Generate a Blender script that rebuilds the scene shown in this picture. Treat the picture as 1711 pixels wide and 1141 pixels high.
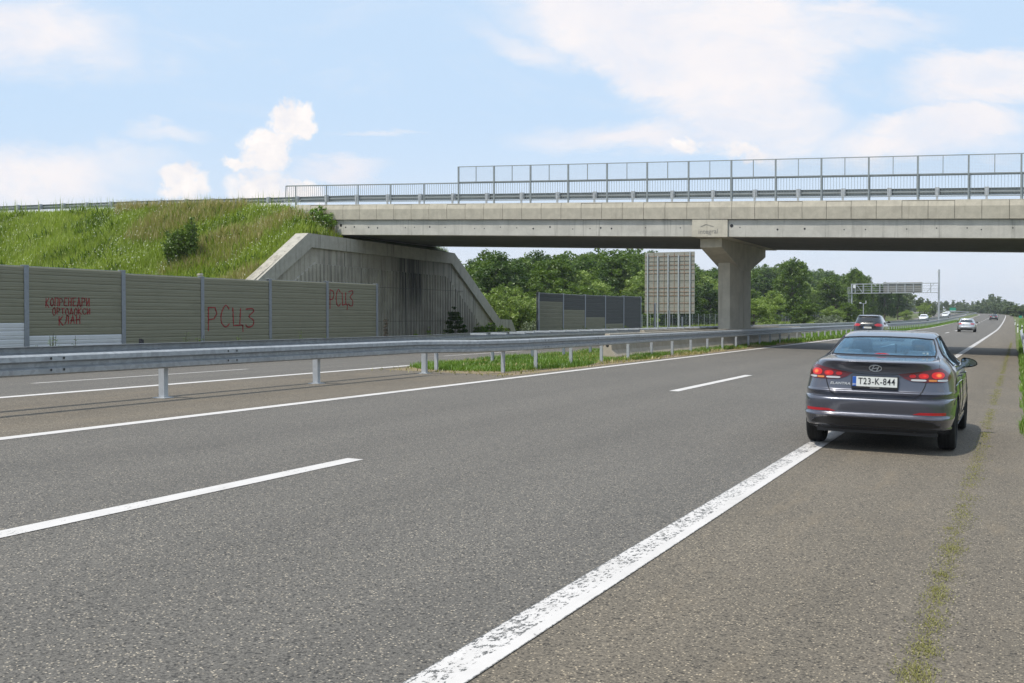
import bpy, bmesh, math, random
import numpy as np
from mathutils import Vector, Matrix
R = math.radians
sc = bpy.context.scene
for o in list(bpy.data.objects): bpy.data.objects.remove(o)
COL = sc.collection

# ---------------------------------------------------------------- camera
EYE = 1.65; FPX = 1840.0
YAW = R(24.70); PITCH = R(1.2298)
cam = bpy.data.cameras.new("Camera")
cam.sensor_width = 36.0; cam.lens = 36.0 * FPX / 1711.0
cam.clip_start = 0.1; cam.clip_end = 9000
camo = bpy.data.objects.new("Camera", cam); COL.objects.link(camo)
camo.location = (0, 0, EYE); camo.rotation_euler = (R(90) - PITCH, 0, YAW)
sc.camera = camo
sc.render.resolution_x = 1024; sc.render.resolution_y = 683

# ---------------------------------------------------------------- light
SUNV = Vector((-0.23, -0.43, 1.0)).normalized()
SUN_EL = math.asin(SUNV.z); SUN_ROT = math.atan2(SUNV.x, SUNV.y)
sl = bpy.data.lights.new("Sun", 'SUN'); sl.energy = 3.7; sl.angle = R(0.53); sl.color = (1.0, 0.945, 0.85)
so = bpy.data.objects.new("Sun", sl); COL.objects.link(so); so.location = (0, 0, 200)
so.rotation_euler = SUNV.to_track_quat('Z', 'Y').to_euler()
sc.view_settings.view_transform = 'Standard'; sc.view_settings.look = 'None'
sc.view_settings.exposure = 0.08; sc.view_settings.gamma = 1.0
sc.view_settings.use_curve_mapping = False
sc.cycles.max_bounces = 8; sc.cycles.transparent_max_bounces = 16
sc.cycles.use_denoising = True

class NT:
    """small node helper"""
    def __init__(s, tree): s.t = tree; s.n = tree.nodes; s.l = tree.links
    def new(s, typ, **kw):
        nd = s.n.new(typ)
        for k, v in kw.items(): setattr(nd, k, v)
        return nd
    def link(s, a, b): s.l.new(a, b)
    def val(s, sock, v):
        if hasattr(v, 'is_linked') or isinstance(v, bpy.types.NodeSocket): s.l.new(v, sock)
        else: sock.default_value = v
    def math(s, op, a, b=None, c=None, clamp=False):
        nd = s.new('ShaderNodeMath', operation=op, use_clamp=clamp); s.val(nd.inputs[0], a)
        if b is not None: s.val(nd.inputs[1], b)
        if c is not None: s.val(nd.inputs[2], c)
        return nd.outputs[0]
    def vmath(s, op, a, b=None):
        nd = s.new('ShaderNodeVectorMath', operation=op); s.val(nd.inputs[0], a)
        if b is not None: s.val(nd.inputs[1], b)
        return nd
    def noise(s, vec, scale, detail=3, rough=.5, dist=0, col=False):
        nd = s.new('ShaderNodeTexNoise'); nd.inputs['Scale'].default_value = scale
        nd.inputs['Detail'].default_value = detail; nd.inputs['Roughness'].default_value = rough
        nd.inputs['Distortion'].default_value = dist
        if vec is not None: s.l.new(vec, nd.inputs['Vector'])
        return nd.outputs['Color' if col else 'Fac']
    def ramp(s, fac, stops):
        nd = s.new('ShaderNodeValToRGB'); cr = nd.color_ramp
        while len(cr.elements) > 1: cr.elements.remove(cr.elements[-1])
        cr.elements[0].position = stops[0][0]; cr.elements[0].color = tuple(stops[0][1]) + (1,) if len(stops[0][1]) == 3 else stops[0][1]
        for p, c in stops[1:]:
            e = cr.elements.new(p); e.color = tuple(c) + (1,) if len(c) == 3 else c
        s.l.new(fac, nd.inputs[0]); return nd.outputs[0]
    def sstep(s, x, a, b):
        nd = s.new('ShaderNodeMapRange', interpolation_type='SMOOTHSTEP')
        s.val(nd.inputs[0], x); nd.inputs[1].default_value = a; nd.inputs[2].default_value = b
        return nd.outputs[0]
    def mix(s, f, a, b, mode='MIX'):
        nd = s.new('ShaderNodeMix', data_type='RGBA', blend_type=mode)
        s.val(nd.inputs[0], f); s.val(nd.inputs[6], a if not isinstance(a, tuple) or len(a) == 4 else a + (1,))
        s.val(nd.inputs[7], b if not isinstance(b, tuple) or len(b) == 4 else b + (1,))
        return nd.outputs[2]
    def scaled(s, vec, sx, sy, sz):
        nd = s.new('ShaderNodeMapping'); nd.inputs['Scale'].default_value = (sx, sy, sz); s.l.new(vec, nd.inputs[0]); return nd.outputs[0]

# ---------------------------------------------------------------- sky (world)
w = bpy.data.worlds.new("World"); sc.world = w; w.use_nodes = True
T = NT(w.node_tree); T.n.clear()
out = T.new('ShaderNodeOutputWorld')
sky = T.new('ShaderNodeTexSky', sky_type='NISHITA'); sky.sun_disc = False
sky.sun_elevation = SUN_EL; sky.sun_rotation = SUN_ROT; sky.air_density = 1.0; sky.dust_density = 2.0; sky.ozone_density = 1.0
bg = T.new('ShaderNodeBackground'); bg.inputs['Strength'].default_value = 0.13
T.link(sky.outputs[0], bg.inputs[0])
geo = T.new('ShaderNodeTexCoord'); D = geo.outputs['Generated']
SC = Vector((-math.sin(YAW), math.cos(YAW), 0)); SR = Vector((math.cos(YAW), math.sin(YAW), 0))
def dot(v): return T.vmath('DOT_PRODUCT', D, tuple(v)).outputs['Value']
fw = T.math('MAXIMUM', dot(SC), 0.02)
cu = T.math('DIVIDE', dot(SR), fw)                        # compass direction (tangent), sky fixed
cv = T.math('DIVIDE', dot(Vector((0, 0, 1))), fw)         # height above the horizon (tangent)
cxy = T.new('ShaderNodeCombineXYZ'); T.link(cu, cxy.inputs[0]); T.link(cv, cxy.inputs[1])
P = cxy.outputs[0]
sep = T.new('ShaderNodeSeparateXYZ'); 
nz = T.noise(P, 34.0, 8, .60, .2, True); T.link(nz, sep.inputs[0])
nu = T.math('SUBTRACT', sep.outputs[0], .5); nv = T.math('SUBTRACT', sep.outputs[1], .5)
sep2 = T.new('ShaderNodeSeparateXYZ'); nz2 = T.noise(T.scaled(P, 1, 2.2, 1), 3.2, 9, .66, .35, True); T.link(nz2, sep2.inputs[0])
mu = T.math('SUBTRACT', sep2.outputs[0], .5); mv = T.math('SUBTRACT', sep2.outputs[1], .5)
def blob(px, py, rx, ry, soft, wob, rot=0, fine=True, wt=1.):
    """cloud mass centred on a sky direction"""
    c0 = (px - 855.5) / FPX; c1 = (531 - py) / FPX; a, b = (nu, nv) if fine else (mu, mv)
    du = T.math('MULTIPLY_ADD', a, wob, T.math('SUBTRACT', cu, c0)); dv = T.math('MULTIPLY_ADD', b, wob, T.math('SUBTRACT', cv, c1))
    cr_, sr_ = math.cos(rot), math.sin(rot)
    xu = T.math('ADD', T.math('MULTIPLY', du, cr_), T.math('MULTIPLY', dv, sr_))
    xv = T.math('SUBTRACT', T.math('MULTIPLY', dv, cr_), T.math('MULTIPLY', du, sr_))
    q = T.math('SQRT', T.math('ADD', T.math('POWER', T.math('ABSOLUTE', T.math('DIVIDE', xu, rx / FPX)), 2), T.math('POWER', T.math('ABSOLUTE', T.math('DIVIDE', xv, ry / FPX)), 2)))
    r_ = T.sstep(q, 1.0, 1.0 - soft)
    return r_ if wt == 1. else T.math('MULTIPLY', r_, wt)
def union(ls):
    r = ls[0]
    for x in ls[1:]: r = T.math('MAXIMUM', r, x)
    return r
hard = union([blob(490, 205, 46, 42, .38, .055), blob(450, 255, 50, 46, .42, .055), blob(405, 268, 42, 20, .6, .05), blob(440, 320, 66, 52, .6, .06),
              blob(500, 320, 60, 24, .7, .06), blob(300, 285, 40, 28, .5, .05), blob(310, 315, 46, 30, .6, .05),
              blob(1150, 245, 36, 15, .6, .04), blob(1250, 250, 60, 16, .8, .05)])
softc = union([blob(50, 70, 230, 125, .85, .20, -.2, False), blob(40, 300, 360, 75, .8, .12, 0, False), blob(280, 236, 110, 22, .9, .1, 0, False, .6),
               blob(1110, 85, 320, 110, .35, .16, -.42, False), blob(1190, 60, 230, 120, .45, .16, 0, False), blob(1230, 190, 210, 100, .55, .16, -.2, False), blob(980, 25, 200, 40, .7, .18, 0, False, .8), blob(880, 80, 150, 34, .95, .14, -.35, False, .75),
               blob(1620, 130, 200, 80, .55, .16, .1, False), blob(1560, 215, 190, 50, .5, .12, 0, False), blob(1500, 250, 300, 60, .9, .15, 0, False), blob(1420, 20, 200, 40, 1., .15, 0, False),
               blob(640, 232, 120, 12, 1., .12, 0, False, .5), blob(560, 300, 120, 30, 1., .1, 0, False), blob(1050, 240, 280, 46, 1., .12, 0, False), blob(1340, 60, 260, 70, .9, .16, .1, False, .85)])
# the rest of the sky (behind and above the viewer)
gen = T.noise(T.scaled(D, 1, 1, 2.6), 2.3, 8, .6, .4)
genm = T.math('MULTIPLY', T.sstep(gen, .48, .66), .9)
frontness = T.math('MULTIPLY', T.sstep(dot(SC), .55, .8), T.sstep(cv, .55, .36))
strk = T.math('MULTIPLY_ADD', T.sstep(T.noise(T.scaled(P, 1.0, 1.9, 1), 11, 9, .66, .5), .30, .62), .32, .74)
cloudsoft = T.math('ADD', T.math('MULTIPLY', T.math('MULTIPLY', softc, strk), frontness), T.math('MULTIPLY', genm, T.math('SUBTRACT', 1., frontness)), clamp=True)
wisp = T.math('MULTIPLY', T.sstep(T.noise(T.scaled(P, 1, 2.6, 1), 5.5, 9, .7, .5), .5, .8), .35)
hz = T.math('MULTIPLY', T.sstep(cv, .20, -.01), .62)
tot = T.math('MAXIMUM', T.math('MAXIMUM', T.math('MULTIPLY', cloudsoft, .98), wisp), hz)
bgw = T.new('ShaderNodeBackground'); bgw.inputs['Strength'].default_value = 1.0
shade = T.noise(T.scaled(P, 1, 1.6, 1), 7, 6, .6)
ccol = T.ramp(shade, [(0.3, (.80, .82, .90)), (.60, (.93, .895, .905))])
T.link(ccol, bgw.inputs[0])
bgh = T.new('ShaderNodeBackground'); bgh.inputs['Strength'].default_value = 1.0
hcol = T.ramp(T.noise(P, 26, 7, .6), [(0.34, (.80, .81, .87)), (.50, (.94, .905, .90)), (.66, (1.06, 1.0, .965))]); T.link(hcol, bgh.inputs[0])
bgp = T.new('ShaderNodeBackground'); bgp.inputs['Color'].default_value = (.60, .775, .985, 1); bgp.inputs['Strength'].default_value = 1.0
m0 = T.new('ShaderNodeMixShader'); m0.inputs[0].default_value = .86; T.link(bg.outputs[0], m0.inputs[1]); T.link(bgp.outputs[0], m0.inputs[2])
m1 = T.new('ShaderNodeMixShader'); T.link(tot, m1.inputs[0]); T.link(m0.outputs[0], m1.inputs[1]); T.link(bgw.outputs[0], m1.inputs[2])
m2 = T.new('ShaderNodeMixShader'); T.link(T.math('MULTIPLY', hard, frontness), m2.inputs[0]); T.link(m1.outputs[0], m2.inputs[1]); T.link(bgh.outputs[0], m2.inputs[2])
T.link(m2.outputs[0], out.inputs[0])

# ---------------------------------------------------------------- materials
def mat(name):
    m = bpy.data.materials.new(name); m.use_nodes = True; t = NT(m.node_tree)
    b = t.n['Principled BSDF']; t.b = b; t.m = m
    tc = t.new('ShaderNodeNewGeometry'); t.pos = tc.outputs['Position']
    t.obj = t.new('ShaderNodeTexCoord').outputs['Object']
    return t
def setp(t, **kw):
    for k, v in kw.items(): t.val(t.b.inputs[k.replace('_', ' ')], v if not (isinstance(v, tuple) and len(v) == 3) else v + (1,))
def bump(t, h, strength=.3, dist=.01):
    b = t.new('ShaderNodeBump'); b.inputs['Strength'].default_value = strength; b.inputs['Distance'].default_value = dist
    t.link(h, b.inputs['Height']); t.link(b.outputs[0], t.b.inputs['Normal'])
M = {}
def plain(name, col, rough=.5, metal=0., coat=0., var=.0, scale=8.):
    t = mat(name)
    if var:
        n = t.noise(t.obj, scale, 5, .6)
        c = t.mix(n, tuple(x * (1 - var) for x in col), tuple(min(1, x * (1 + var)) for x in col)); setp(t, Base_Color=c)
    else: setp(t, Base_Color=tuple(col))
    setp(t, Roughness=rough, Metallic=metal)
    if coat: t.b.inputs['Coat Weight'].default_value = coat; t.b.inputs['Coat Roughness'].default_value = .04
    M[name] = t.m; return t.m
def asphalt_nodes(t, c0, c1, stone, tint, blotch=.12):
    """aggregate surface colour"""
    big = t.noise(t.pos, .35, 4, .6)
    streak = t.noise(t.scaled(t.pos, 1.4, .05, 1), 1.0, 4, .6)
    fine = t.noise(t.pos, 66, 4, .78)
    v = t.new('ShaderNodeTexVoronoi'); v.inputs['Scale'].default_value = 76; t.link(t.pos, v.inputs['Vector'])
    sepc = t.new('ShaderNodeSeparateColor'); t.link(v.outputs['Color'], sepc.inputs[0])
    base = t.mix(t.sstep(fine, .3, .7), c0, c1)
    chip = t.math('MULTIPLY', t.sstep(sepc.outputs[0], .80, .93), t.sstep(v.outputs['Distance'], .55, .25))
    base = t.mix(t.math('MULTIPLY', chip, .75), base, stone)
    hole = t.math('MULTIPLY', t.sstep(sepc.outputs[1], .80, .95), .75)
    base = t.mix(hole, base, tuple(x * .35 for x in c0))
    mm = t.math('ADD', t.math('MULTIPLY', t.math('SUBTRACT', big, .5), blotch * 2.2), t.math('MULTIPLY', t.math('SUBTRACT', streak, .5), blotch * 2.4))
    px_ = t.new('ShaderNodeSeparateXYZ'); t.link(t.pos, px_.inputs[0])
    wob = t.math('MULTIPLY_ADD', big, .5, px_.outputs[0])
    trk = t.math('SINE', t.math('MULTIPLY', wob, 3.14))
    crack = t.math('MULTIPLY', t.sstep(t.noise(t.scaled(t.pos, 1.0, .25, 1), 1.9, 4, .65), .60, .78), -.10)
    sc_ = t.math('ADD', t.math('ADD', 1.0, mm), t.math('ADD', crack, t.math('MULTIPLY', trk, .035)))
    cmb = t.new('ShaderNodeCombineXYZ')
    for i in range(3): t.link(sc_, cmb.inputs[i])
    base = t.mix(1.0, base, cmb.outputs[0], 'MULTIPLY')
    return base, fine, v.outputs['Distance']
t = mat('lane_asphalt'); c, f, vd = asphalt_nodes(t, (.042, .038, .033), (.176, .161, .138), (.56, .48, .36), 0)
setp(t, Base_Color=c, Roughness=.82); bump(t, t.math('ADD', f, t.math('MULTIPLY', vd, .8)), .55, .004); M['lane'] = t.m
t = mat('shoulder_asphalt'); c, f, vd = asphalt_nodes(t, (.056, .047, .036), (.198, .168, .126), (.52, .43, .30), 0, .18)
# rusty fine streaks and dust
du = t.noise(t.scaled(t.pos, 3, .6, 1), 1.2, 5, .65)
c = t.mix(t.math('MULTIPLY', t.sstep(du, .5, .8), .45), c, (.20, .155, .10))
setp(t, Base_Color=c, Roughness=.88); bump(t, t.math('ADD', f, t.math('MULTIPLY', vd, .6)), .45, .004); M['shoulder'] = t.m
def paint(name, worn):
    t = mat(name); c, f, vd = asphalt_nodes(t, (.07, .068, .065), (.15, .145, .135), (.4, .36, .3), 0)
    n = t.noise(t.scaled(t.pos, 1.6, .8, 1), 26, 5, .72)
    n2 = t.noise(t.pos, 2.5, 4, .6)
    sx = t.new('ShaderNodeSeparateXYZ'); t.link(t.pos, sx.inputs[0])
    k = t.math('MULTIPLY', t.math('SUBTRACT', n2, .5), .30)
    if worn == 'edge':
        side = t.math('MULTIPLY', t.sstep(sx.outputs[0], -2.245, -2.30), .155)
        seam = t.math('MULTIPLY', t.sstep(t.math('ABSOLUTE', t.math('ADD', sx.outputs[0], t.math('MULTIPLY_ADD', n2, .03, 2.255))), .018, .0), .07)
        k = t.math('ADD', k, t.math('ADD', side, seam)); thr = .30
    else: thr = .345 if worn == 'mid' else .30
    m_ = t.sstep(t.math('SUBTRACT', n, k), thr - .02, thr + .02)
    if worn == 'edge':
        n4 = t.noise(t.pos, 38, 4, .7)
        off_ = t.math('ABSOLUTE', t.math('ADD', sx.outputs[0], t.math('MULTIPLY_ADD', t.math('POWER', sx.outputs[1], 2), 1e-5, 2.31)))
        rim = t.math('ADD', off_, t.math('MULTIPLY', t.math('SUBTRACT', n4, .5), .035)); m_ = t.math('MULTIPLY', m_, t.sstep(rim, .122, .114))
    wc = t.mix(t.noise(t.pos, 6, 5, .6), (.50, .475, .45), (.62, .59, .565)); wc = t.mix(t.math('MULTIPLY', t.sstep(t.noise(t.scaled(t.pos, 2, .5, 1), 1.3, 5, .7), .48, .72), .35), wc, (.34, .32, .29))
    setp(t, Base_Color=t.mix(m_, c, wc), Roughness=.6); bump(t, t.math('ADD', f, m_), .3, .003); M[name] = t.m
paint('paint_edge', 'edge'); paint('paint_mid', 'mid'); paint('paint_ok', 'ok')
# soil / meadow ground
t = mat('ground'); n = t.noise(t.pos, .22, 6, .65); n2 = t.noise(t.pos, 6, 5, .7); n3 = t.noise(t.pos, 40, 3, .7)
c = t.mix(t.sstep(n, .35, .65), (.080, .115, .018), (.16, .18, .050)); c = t.mix(t.math('MULTIPLY', t.sstep(n2, .5, .8), .6), c, (.18, .15, .075))
c = t.mix(t.math('MULTIPLY', n3, .5), c, (.035, .05, .012)); setp(t, Base_Color=c, Roughness=.95); bump(t, n2, .6, .05); M['ground'] = t.m
t = mat('dry_soil'); n = t.noise(t.pos, 3, 6, .7); c = t.mix(t.sstep(n, .35, .7), (.20, .15, .09), (.34, .26, .15)); c = t.mix(t.math('MULTIPLY', t.noise(t.pos, 50, 3, .7), .5), c, (.10, .08, .05))
setp(t, Base_Color=c, Roughness=.95); bump(t, n, .5, .02); M['dry_soil'] = t.m
# concrete
def concrete(name, base, dark, stain=.5, vert=True, mott=1.6):
    t = mat(name)
    a = t.noise(t.pos, mott, 6, .65); b_ = t.noise(t.pos, 22, 4, .7)
    st = t.noise(t.scaled(t.pos, 3.2, 3.2, .16), 1.3, 5, .7)
    c = t.mix(t.sstep(a, .3, .7), tuple(x * .86 for x in base), tuple(min(1, x * 1.08) for x in base))
    c = t.mix(t.math('MULTIPLY', t.sstep(b_, .42, .75), .28), c, tuple(x * .7 for x in base))
    if vert: c = t.mix(t.math('MULTIPLY', t.sstep(st, .52, .74), stain), c, dark)
    setp(t, Base_Color=c, Roughness=.88); bump(t, t.math('ADD', a, b_), .25, .01); M[name] = t.m
concrete('parapet_concrete', (.47, .43, .35), (.25, .22, .17), .4, mott=2.6)
concrete('girder_concrete', (.50, .48, .43), (.17, .16, .14), .6)
concrete('pier_concrete', (.52, .48, .395), (.26, .23, .18), .45)
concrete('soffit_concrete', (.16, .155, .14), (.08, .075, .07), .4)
concrete('jersey_concrete', (.42, .37, .30), (.22, .17, .12), .45)
t = mat('abutment_concrete')
a = t.noise(t.pos, 1.1, 6, .65); st = t.noise(t.scaled(t.pos, 3, 2.6, .10), 1.5, 6, .72); fine = t.noise(t.pos, 25, 4, .7)
sx = t.new('ShaderNodeSeparateXYZ'); t.link(t.pos, sx.inputs[0])
c = t.mix(t.sstep(a, .3, .7), (.33, .30, .245), (.45, .415, .345)); c = t.mix(t.math('MULTIPLY', t.sstep(fine, .4, .75), .25), c, (.17, .16, .14))
c = t.mix(t.math('MULTIPLY', t.sstep(st, .44, .68), .72), c, (.12, .112, .10))
# water run marks below the deck joint
jt = t.math('ABSOLUTE', t.math('SUBTRACT', sx.outputs[1], t.math('MULTIPLY_ADD', st, 2.2, 55.2)))
run = t.math('MULTIPLY', t.sstep(jt, 2.1, .6), t.sstep(t.noise(t.scaled(t.pos, 4, 5, .08), 1.1, 4, .7), .36, .48))
run = t.math('MULTIPLY', run, t.sstep(sx.outputs[2], 1.2, 3.6)); c = t.mix(t.math('MULTIPLY', run, .88), c, (.018, .018, .018))
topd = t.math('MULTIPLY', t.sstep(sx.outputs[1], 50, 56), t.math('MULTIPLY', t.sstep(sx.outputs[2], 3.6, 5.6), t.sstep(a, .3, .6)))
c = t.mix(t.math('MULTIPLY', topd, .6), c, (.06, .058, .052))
setp(t, Base_Color=c, Roughness=.9); bump(t, t.math('ADD', a, fine), .3, .01); M['abutment'] = t.m
concrete('coping_concrete', (.40, .375, .32), (.12, .115, .10), .75, mott=3.)
# metal
def galv(name, col, rough=.45, metal=.55, k=.18):
    t = mat(name); v = t.new('ShaderNodeTexVoronoi'); v.inputs['Scale'].default_value = 14; t.link(t.pos, v.inputs['Vector'])
    n = t.noise(t.pos, 3, 6, .7); s_ = t.new('ShaderNodeSeparateColor'); t.link(v.outputs['Color'], s_.inputs[0])
    f_ = t.math('ADD', t.math('MULTIPLY', s_.outputs[0], .35), t.math('MULTIPLY', n, .65))
    c = t.mix(f_, tuple(x * (1 - k) for x in col), tuple(x * (1 + k) for x in col))
    setp(t, Base_Color=c, Roughness=rough, Metallic=metal); M[name] = t.m
galv('galvanised', (.35, .365, .375), .55, .35, .35)
galv('galvanised_light', (.46, .48, .50), .5, .4, .15)
galv('bridge_steel', (.28, .305, .31), .5, .3)
galv('post_steel', (.24, .26, .28), .5, .35)
t = mat('rust'); n = t.noise(t.pos, 6, 5, .7); setp(t, Base_Color=t.mix(n, (.28, .12, .05), (.36, .30, .25)), Roughness=.8); M['rust'] = t.m
def barrier_mat(name, c0, c1):
    t = mat(name); n = t.noise(t.scaled(t.pos, .5, .5, 9), 1.2, 5, .65); n2 = t.noise(t.pos, 1.1, 5, .6)
    c = t.mix(n, c0, c1); c = t.mix(t.math('MULTIPLY', t.sstep(n2, .5, .8), .3), c, tuple(x * .75 for x in c0))
    setp(t, Base_Color=c, Roughness=.85); t.b.inputs['Specular IOR Level'].default_value = .15; M[name] = t.m
barrier_mat('barrier_olive', (.18, .175, .122), (.265, .258, .188)); barrier_mat('barrier_grey', (.50, .51, .51), (.62, .63, .63)); barrier_mat('barrier_dark', (.075, .078, .074), (.112, .115, .108))
plain('graffiti_red', (.30, .016, .018), .6, var=.25, scale=5)
plain('sign_back', (.30, .29, .25), .6, .2, var=.12, scale=.8)
plain('black_rubber', (.011, .011, .011), .85, var=.3, scale=20)
plain('rim_metal', (.35, .36, .37), .3, .8); plain('dark_trim', (.02, .02, .022), .45); plain('interior', (.050, .055, .062), .8)
plain('headrest', (.10, .11, .125), .85, var=.15)
plain('chrome', (.75, .76, .78), .12, 1.0); plain('white_paint', (.75, .76, .77), .35, 0, .5); plain('plate_white', (.72, .73, .70), .45); plain('plate_blue', (.02, .10, .42), .45); plain('ink', (.015, .015, .02), .5)
plain('clear_lens', (.50, .50, .50), .2, .2, .5); plain('red_dark', (.10, .004, .007), .15, 0, .35); plain('mirror_silver', (.20, .24, .27), .05, 1.0); plain('reflector_red', (.42, .012, .02), .25, 0, .6)
plain('paint_grey', (.082, .087, .112), .26, .4, 1.0); plain('badge_silver', (.62, .63, .65), .35, .3); plain('paint_black', (.016, .017, .018), .25, .2, 1.0); plain('paint_silver', (.48, .49, .51), .3, .6, 1.0); plain('paint_white', (.76, .76, .76), .3, 0, 1.0); plain('paint_darkgrey', (.05, .05, .055), .3, .4, 1.0)
plain('green_sign', (.01, .26, .16), .5); plain('orange_lens', (.55, .18, .03), .2, 0, .5); plain('sticker', (.35, .42, .45), .6); plain('hanger', (.02, .02, .02), .7)
def glow(name, col, s):
    t = mat(name); setp(t, Base_Color=col, Emission_Color=col, Emission_Strength=s, Roughness=.3); M[name] = t.m
def glow2(name, mid, rim, s):
    t = mat(name); n = t.new('ShaderNodeTexCoord'); v = t.vmath('LENGTH', t.vmath('SUBTRACT', n.outputs['Generated'], (.5, .5, .5)).outputs[0]).outputs['Value']
    c = t.mix(t.sstep(v, .06, .42), mid, rim); setp(t, Base_Color=(.3, .01, .01), Emission_Color=c, Emission_Strength=s, Roughness=.25); M[name] = t.m
glow2('brake_hot', (.95, .36, .06), (.36, .006, .005), 1.0); glow2('brake_red', (.85, .05, .03), (.34, .006, .006), .8); glow('brake_dim', (.30, .008, .010), .35)
t = mat('car_glass'); t.n.remove(t.b)
tr = t.new('ShaderNodeBsdfTransparent'); tr.inputs[0].default_value = (.74, .86, .92, 1); gl = t.new('ShaderNodeBsdfGlossy'); gl.inputs['Roughness'].default_value = .02
gl.inputs[0].default_value = (.72, .90, 1, 1)
gg = t.new('ShaderNodeNewGeometry'); cs_ = t.math('ABSOLUTE', t.vmath('DOT_PRODUCT', gg.outputs['Normal'], gg.outputs['Incoming']).outputs['Value'])
fr_ = t.math('MULTIPLY_ADD', t.math('POWER', t.math('SUBTRACT', 1., cs_), 5), .9, .05); ms = t.new('ShaderNodeMixShader')
t.link(fr_, ms.inputs[0]); t.link(tr.outputs[0], ms.inputs[1]); t.link(gl.outputs[0], ms.inputs[2]); t.link(ms.outputs[0], t.n['Material Output'].inputs[0]); M['glass'] = t.m
plain('dark_glass', (.015, .018, .02), .05, 0, 1.0); plain('dark_glass_blue', (.05, .06, .07), .08, .2, 1.0)
# foliage
def leaf(name, a, b, c2=None, trans=.35):
    t = mat(name); t.n.remove(t.b)
    at = t.new('ShaderNodeAttribute'); at.attribute_name = 'var'; oi = t.new('ShaderNodeObjectInfo')
    f_ = t.math('ADD', t.math('MULTIPLY', at.outputs['Fac'], .75), t.math('MULTIPLY', oi.outputs['Random'], .25))
    col = t.ramp(f_, [(0.0, a), (1.0, b)] if c2 is None else [(0., a), (.8, b), (1., c2)])
    d = t.new('ShaderNodeBsdfDiffuse'); t.link(col, d.inputs[0])
    tl = t.new('ShaderNodeBsdfTranslucent'); t.link(t.mix(1.0, col, (1.0, 1.15, .45, 1), 'MULTIPLY'), tl.inputs[0])
    gs = t.new('ShaderNodeBsdfGlossy'); gs.inputs['Roughness'].default_value = .45; gs.inputs[0].default_value = (.6, .65, .6, 1)
    m_ = t.new('ShaderNodeMixShader'); m_.inputs[0].default_value = trans; t.link(d.outputs[0], m_.inputs[1]); t.link(tl.outputs[0], m_.inputs[2])
    m3 = t.new('ShaderNodeMixShader'); m3.inputs[0].default_value = .05; t.link(m_.outputs[0], m3.inputs[1]); t.link(gs.outputs[0], m3.inputs[2])
    t.link(m3.outputs[0], t.n['Material Output'].inputs[0]); M[name] = t.m
leaf('leaf_mid', (.048, .092, .009), (.155, .230, .024)); leaf('leaf_dark', (.028, .060, .010), (.092, .155, .020)); leaf('leaf_light', (.13, .19, .035), (.34, .43, .11)); leaf('leaf_far_haze', (.075, .110, .040), (.17, .21, .085))  # leaves of the far trees: distance haze put into their paler colour
leaf('leaf_silver', (.16, .19, .12), (.30, .34, .24)); leaf('grass_blade', (.165, .225, .028), (.37, .44, .072), (.46, .43, .20)); leaf('grass_short', (.08, .16, .015), (.19, .31, .035), (.36, .32, .14)); leaf('grass_dry', (.17, .16, .045), (.28, .26, .08), (.34, .30, .14)); leaf('grass_straw', (.33, .27, .11), (.50, .42, .21))
leaf('petal', (.62, .64, .55), (.8, .8, .75)); leaf('leaf_vivid', (.07, .15, .012), (.22, .33, .03))
t = mat('bark'); n = t.noise(t.scaled(t.obj, 6, 6, 1.2), 3, 5, .7); setp(t, Base_Color=t.mix(n, (.055, .045, .033), (.16, .13, .10)), Roughness=.95); bump(t, n, .6, .03); M['bark'] = t.m

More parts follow.
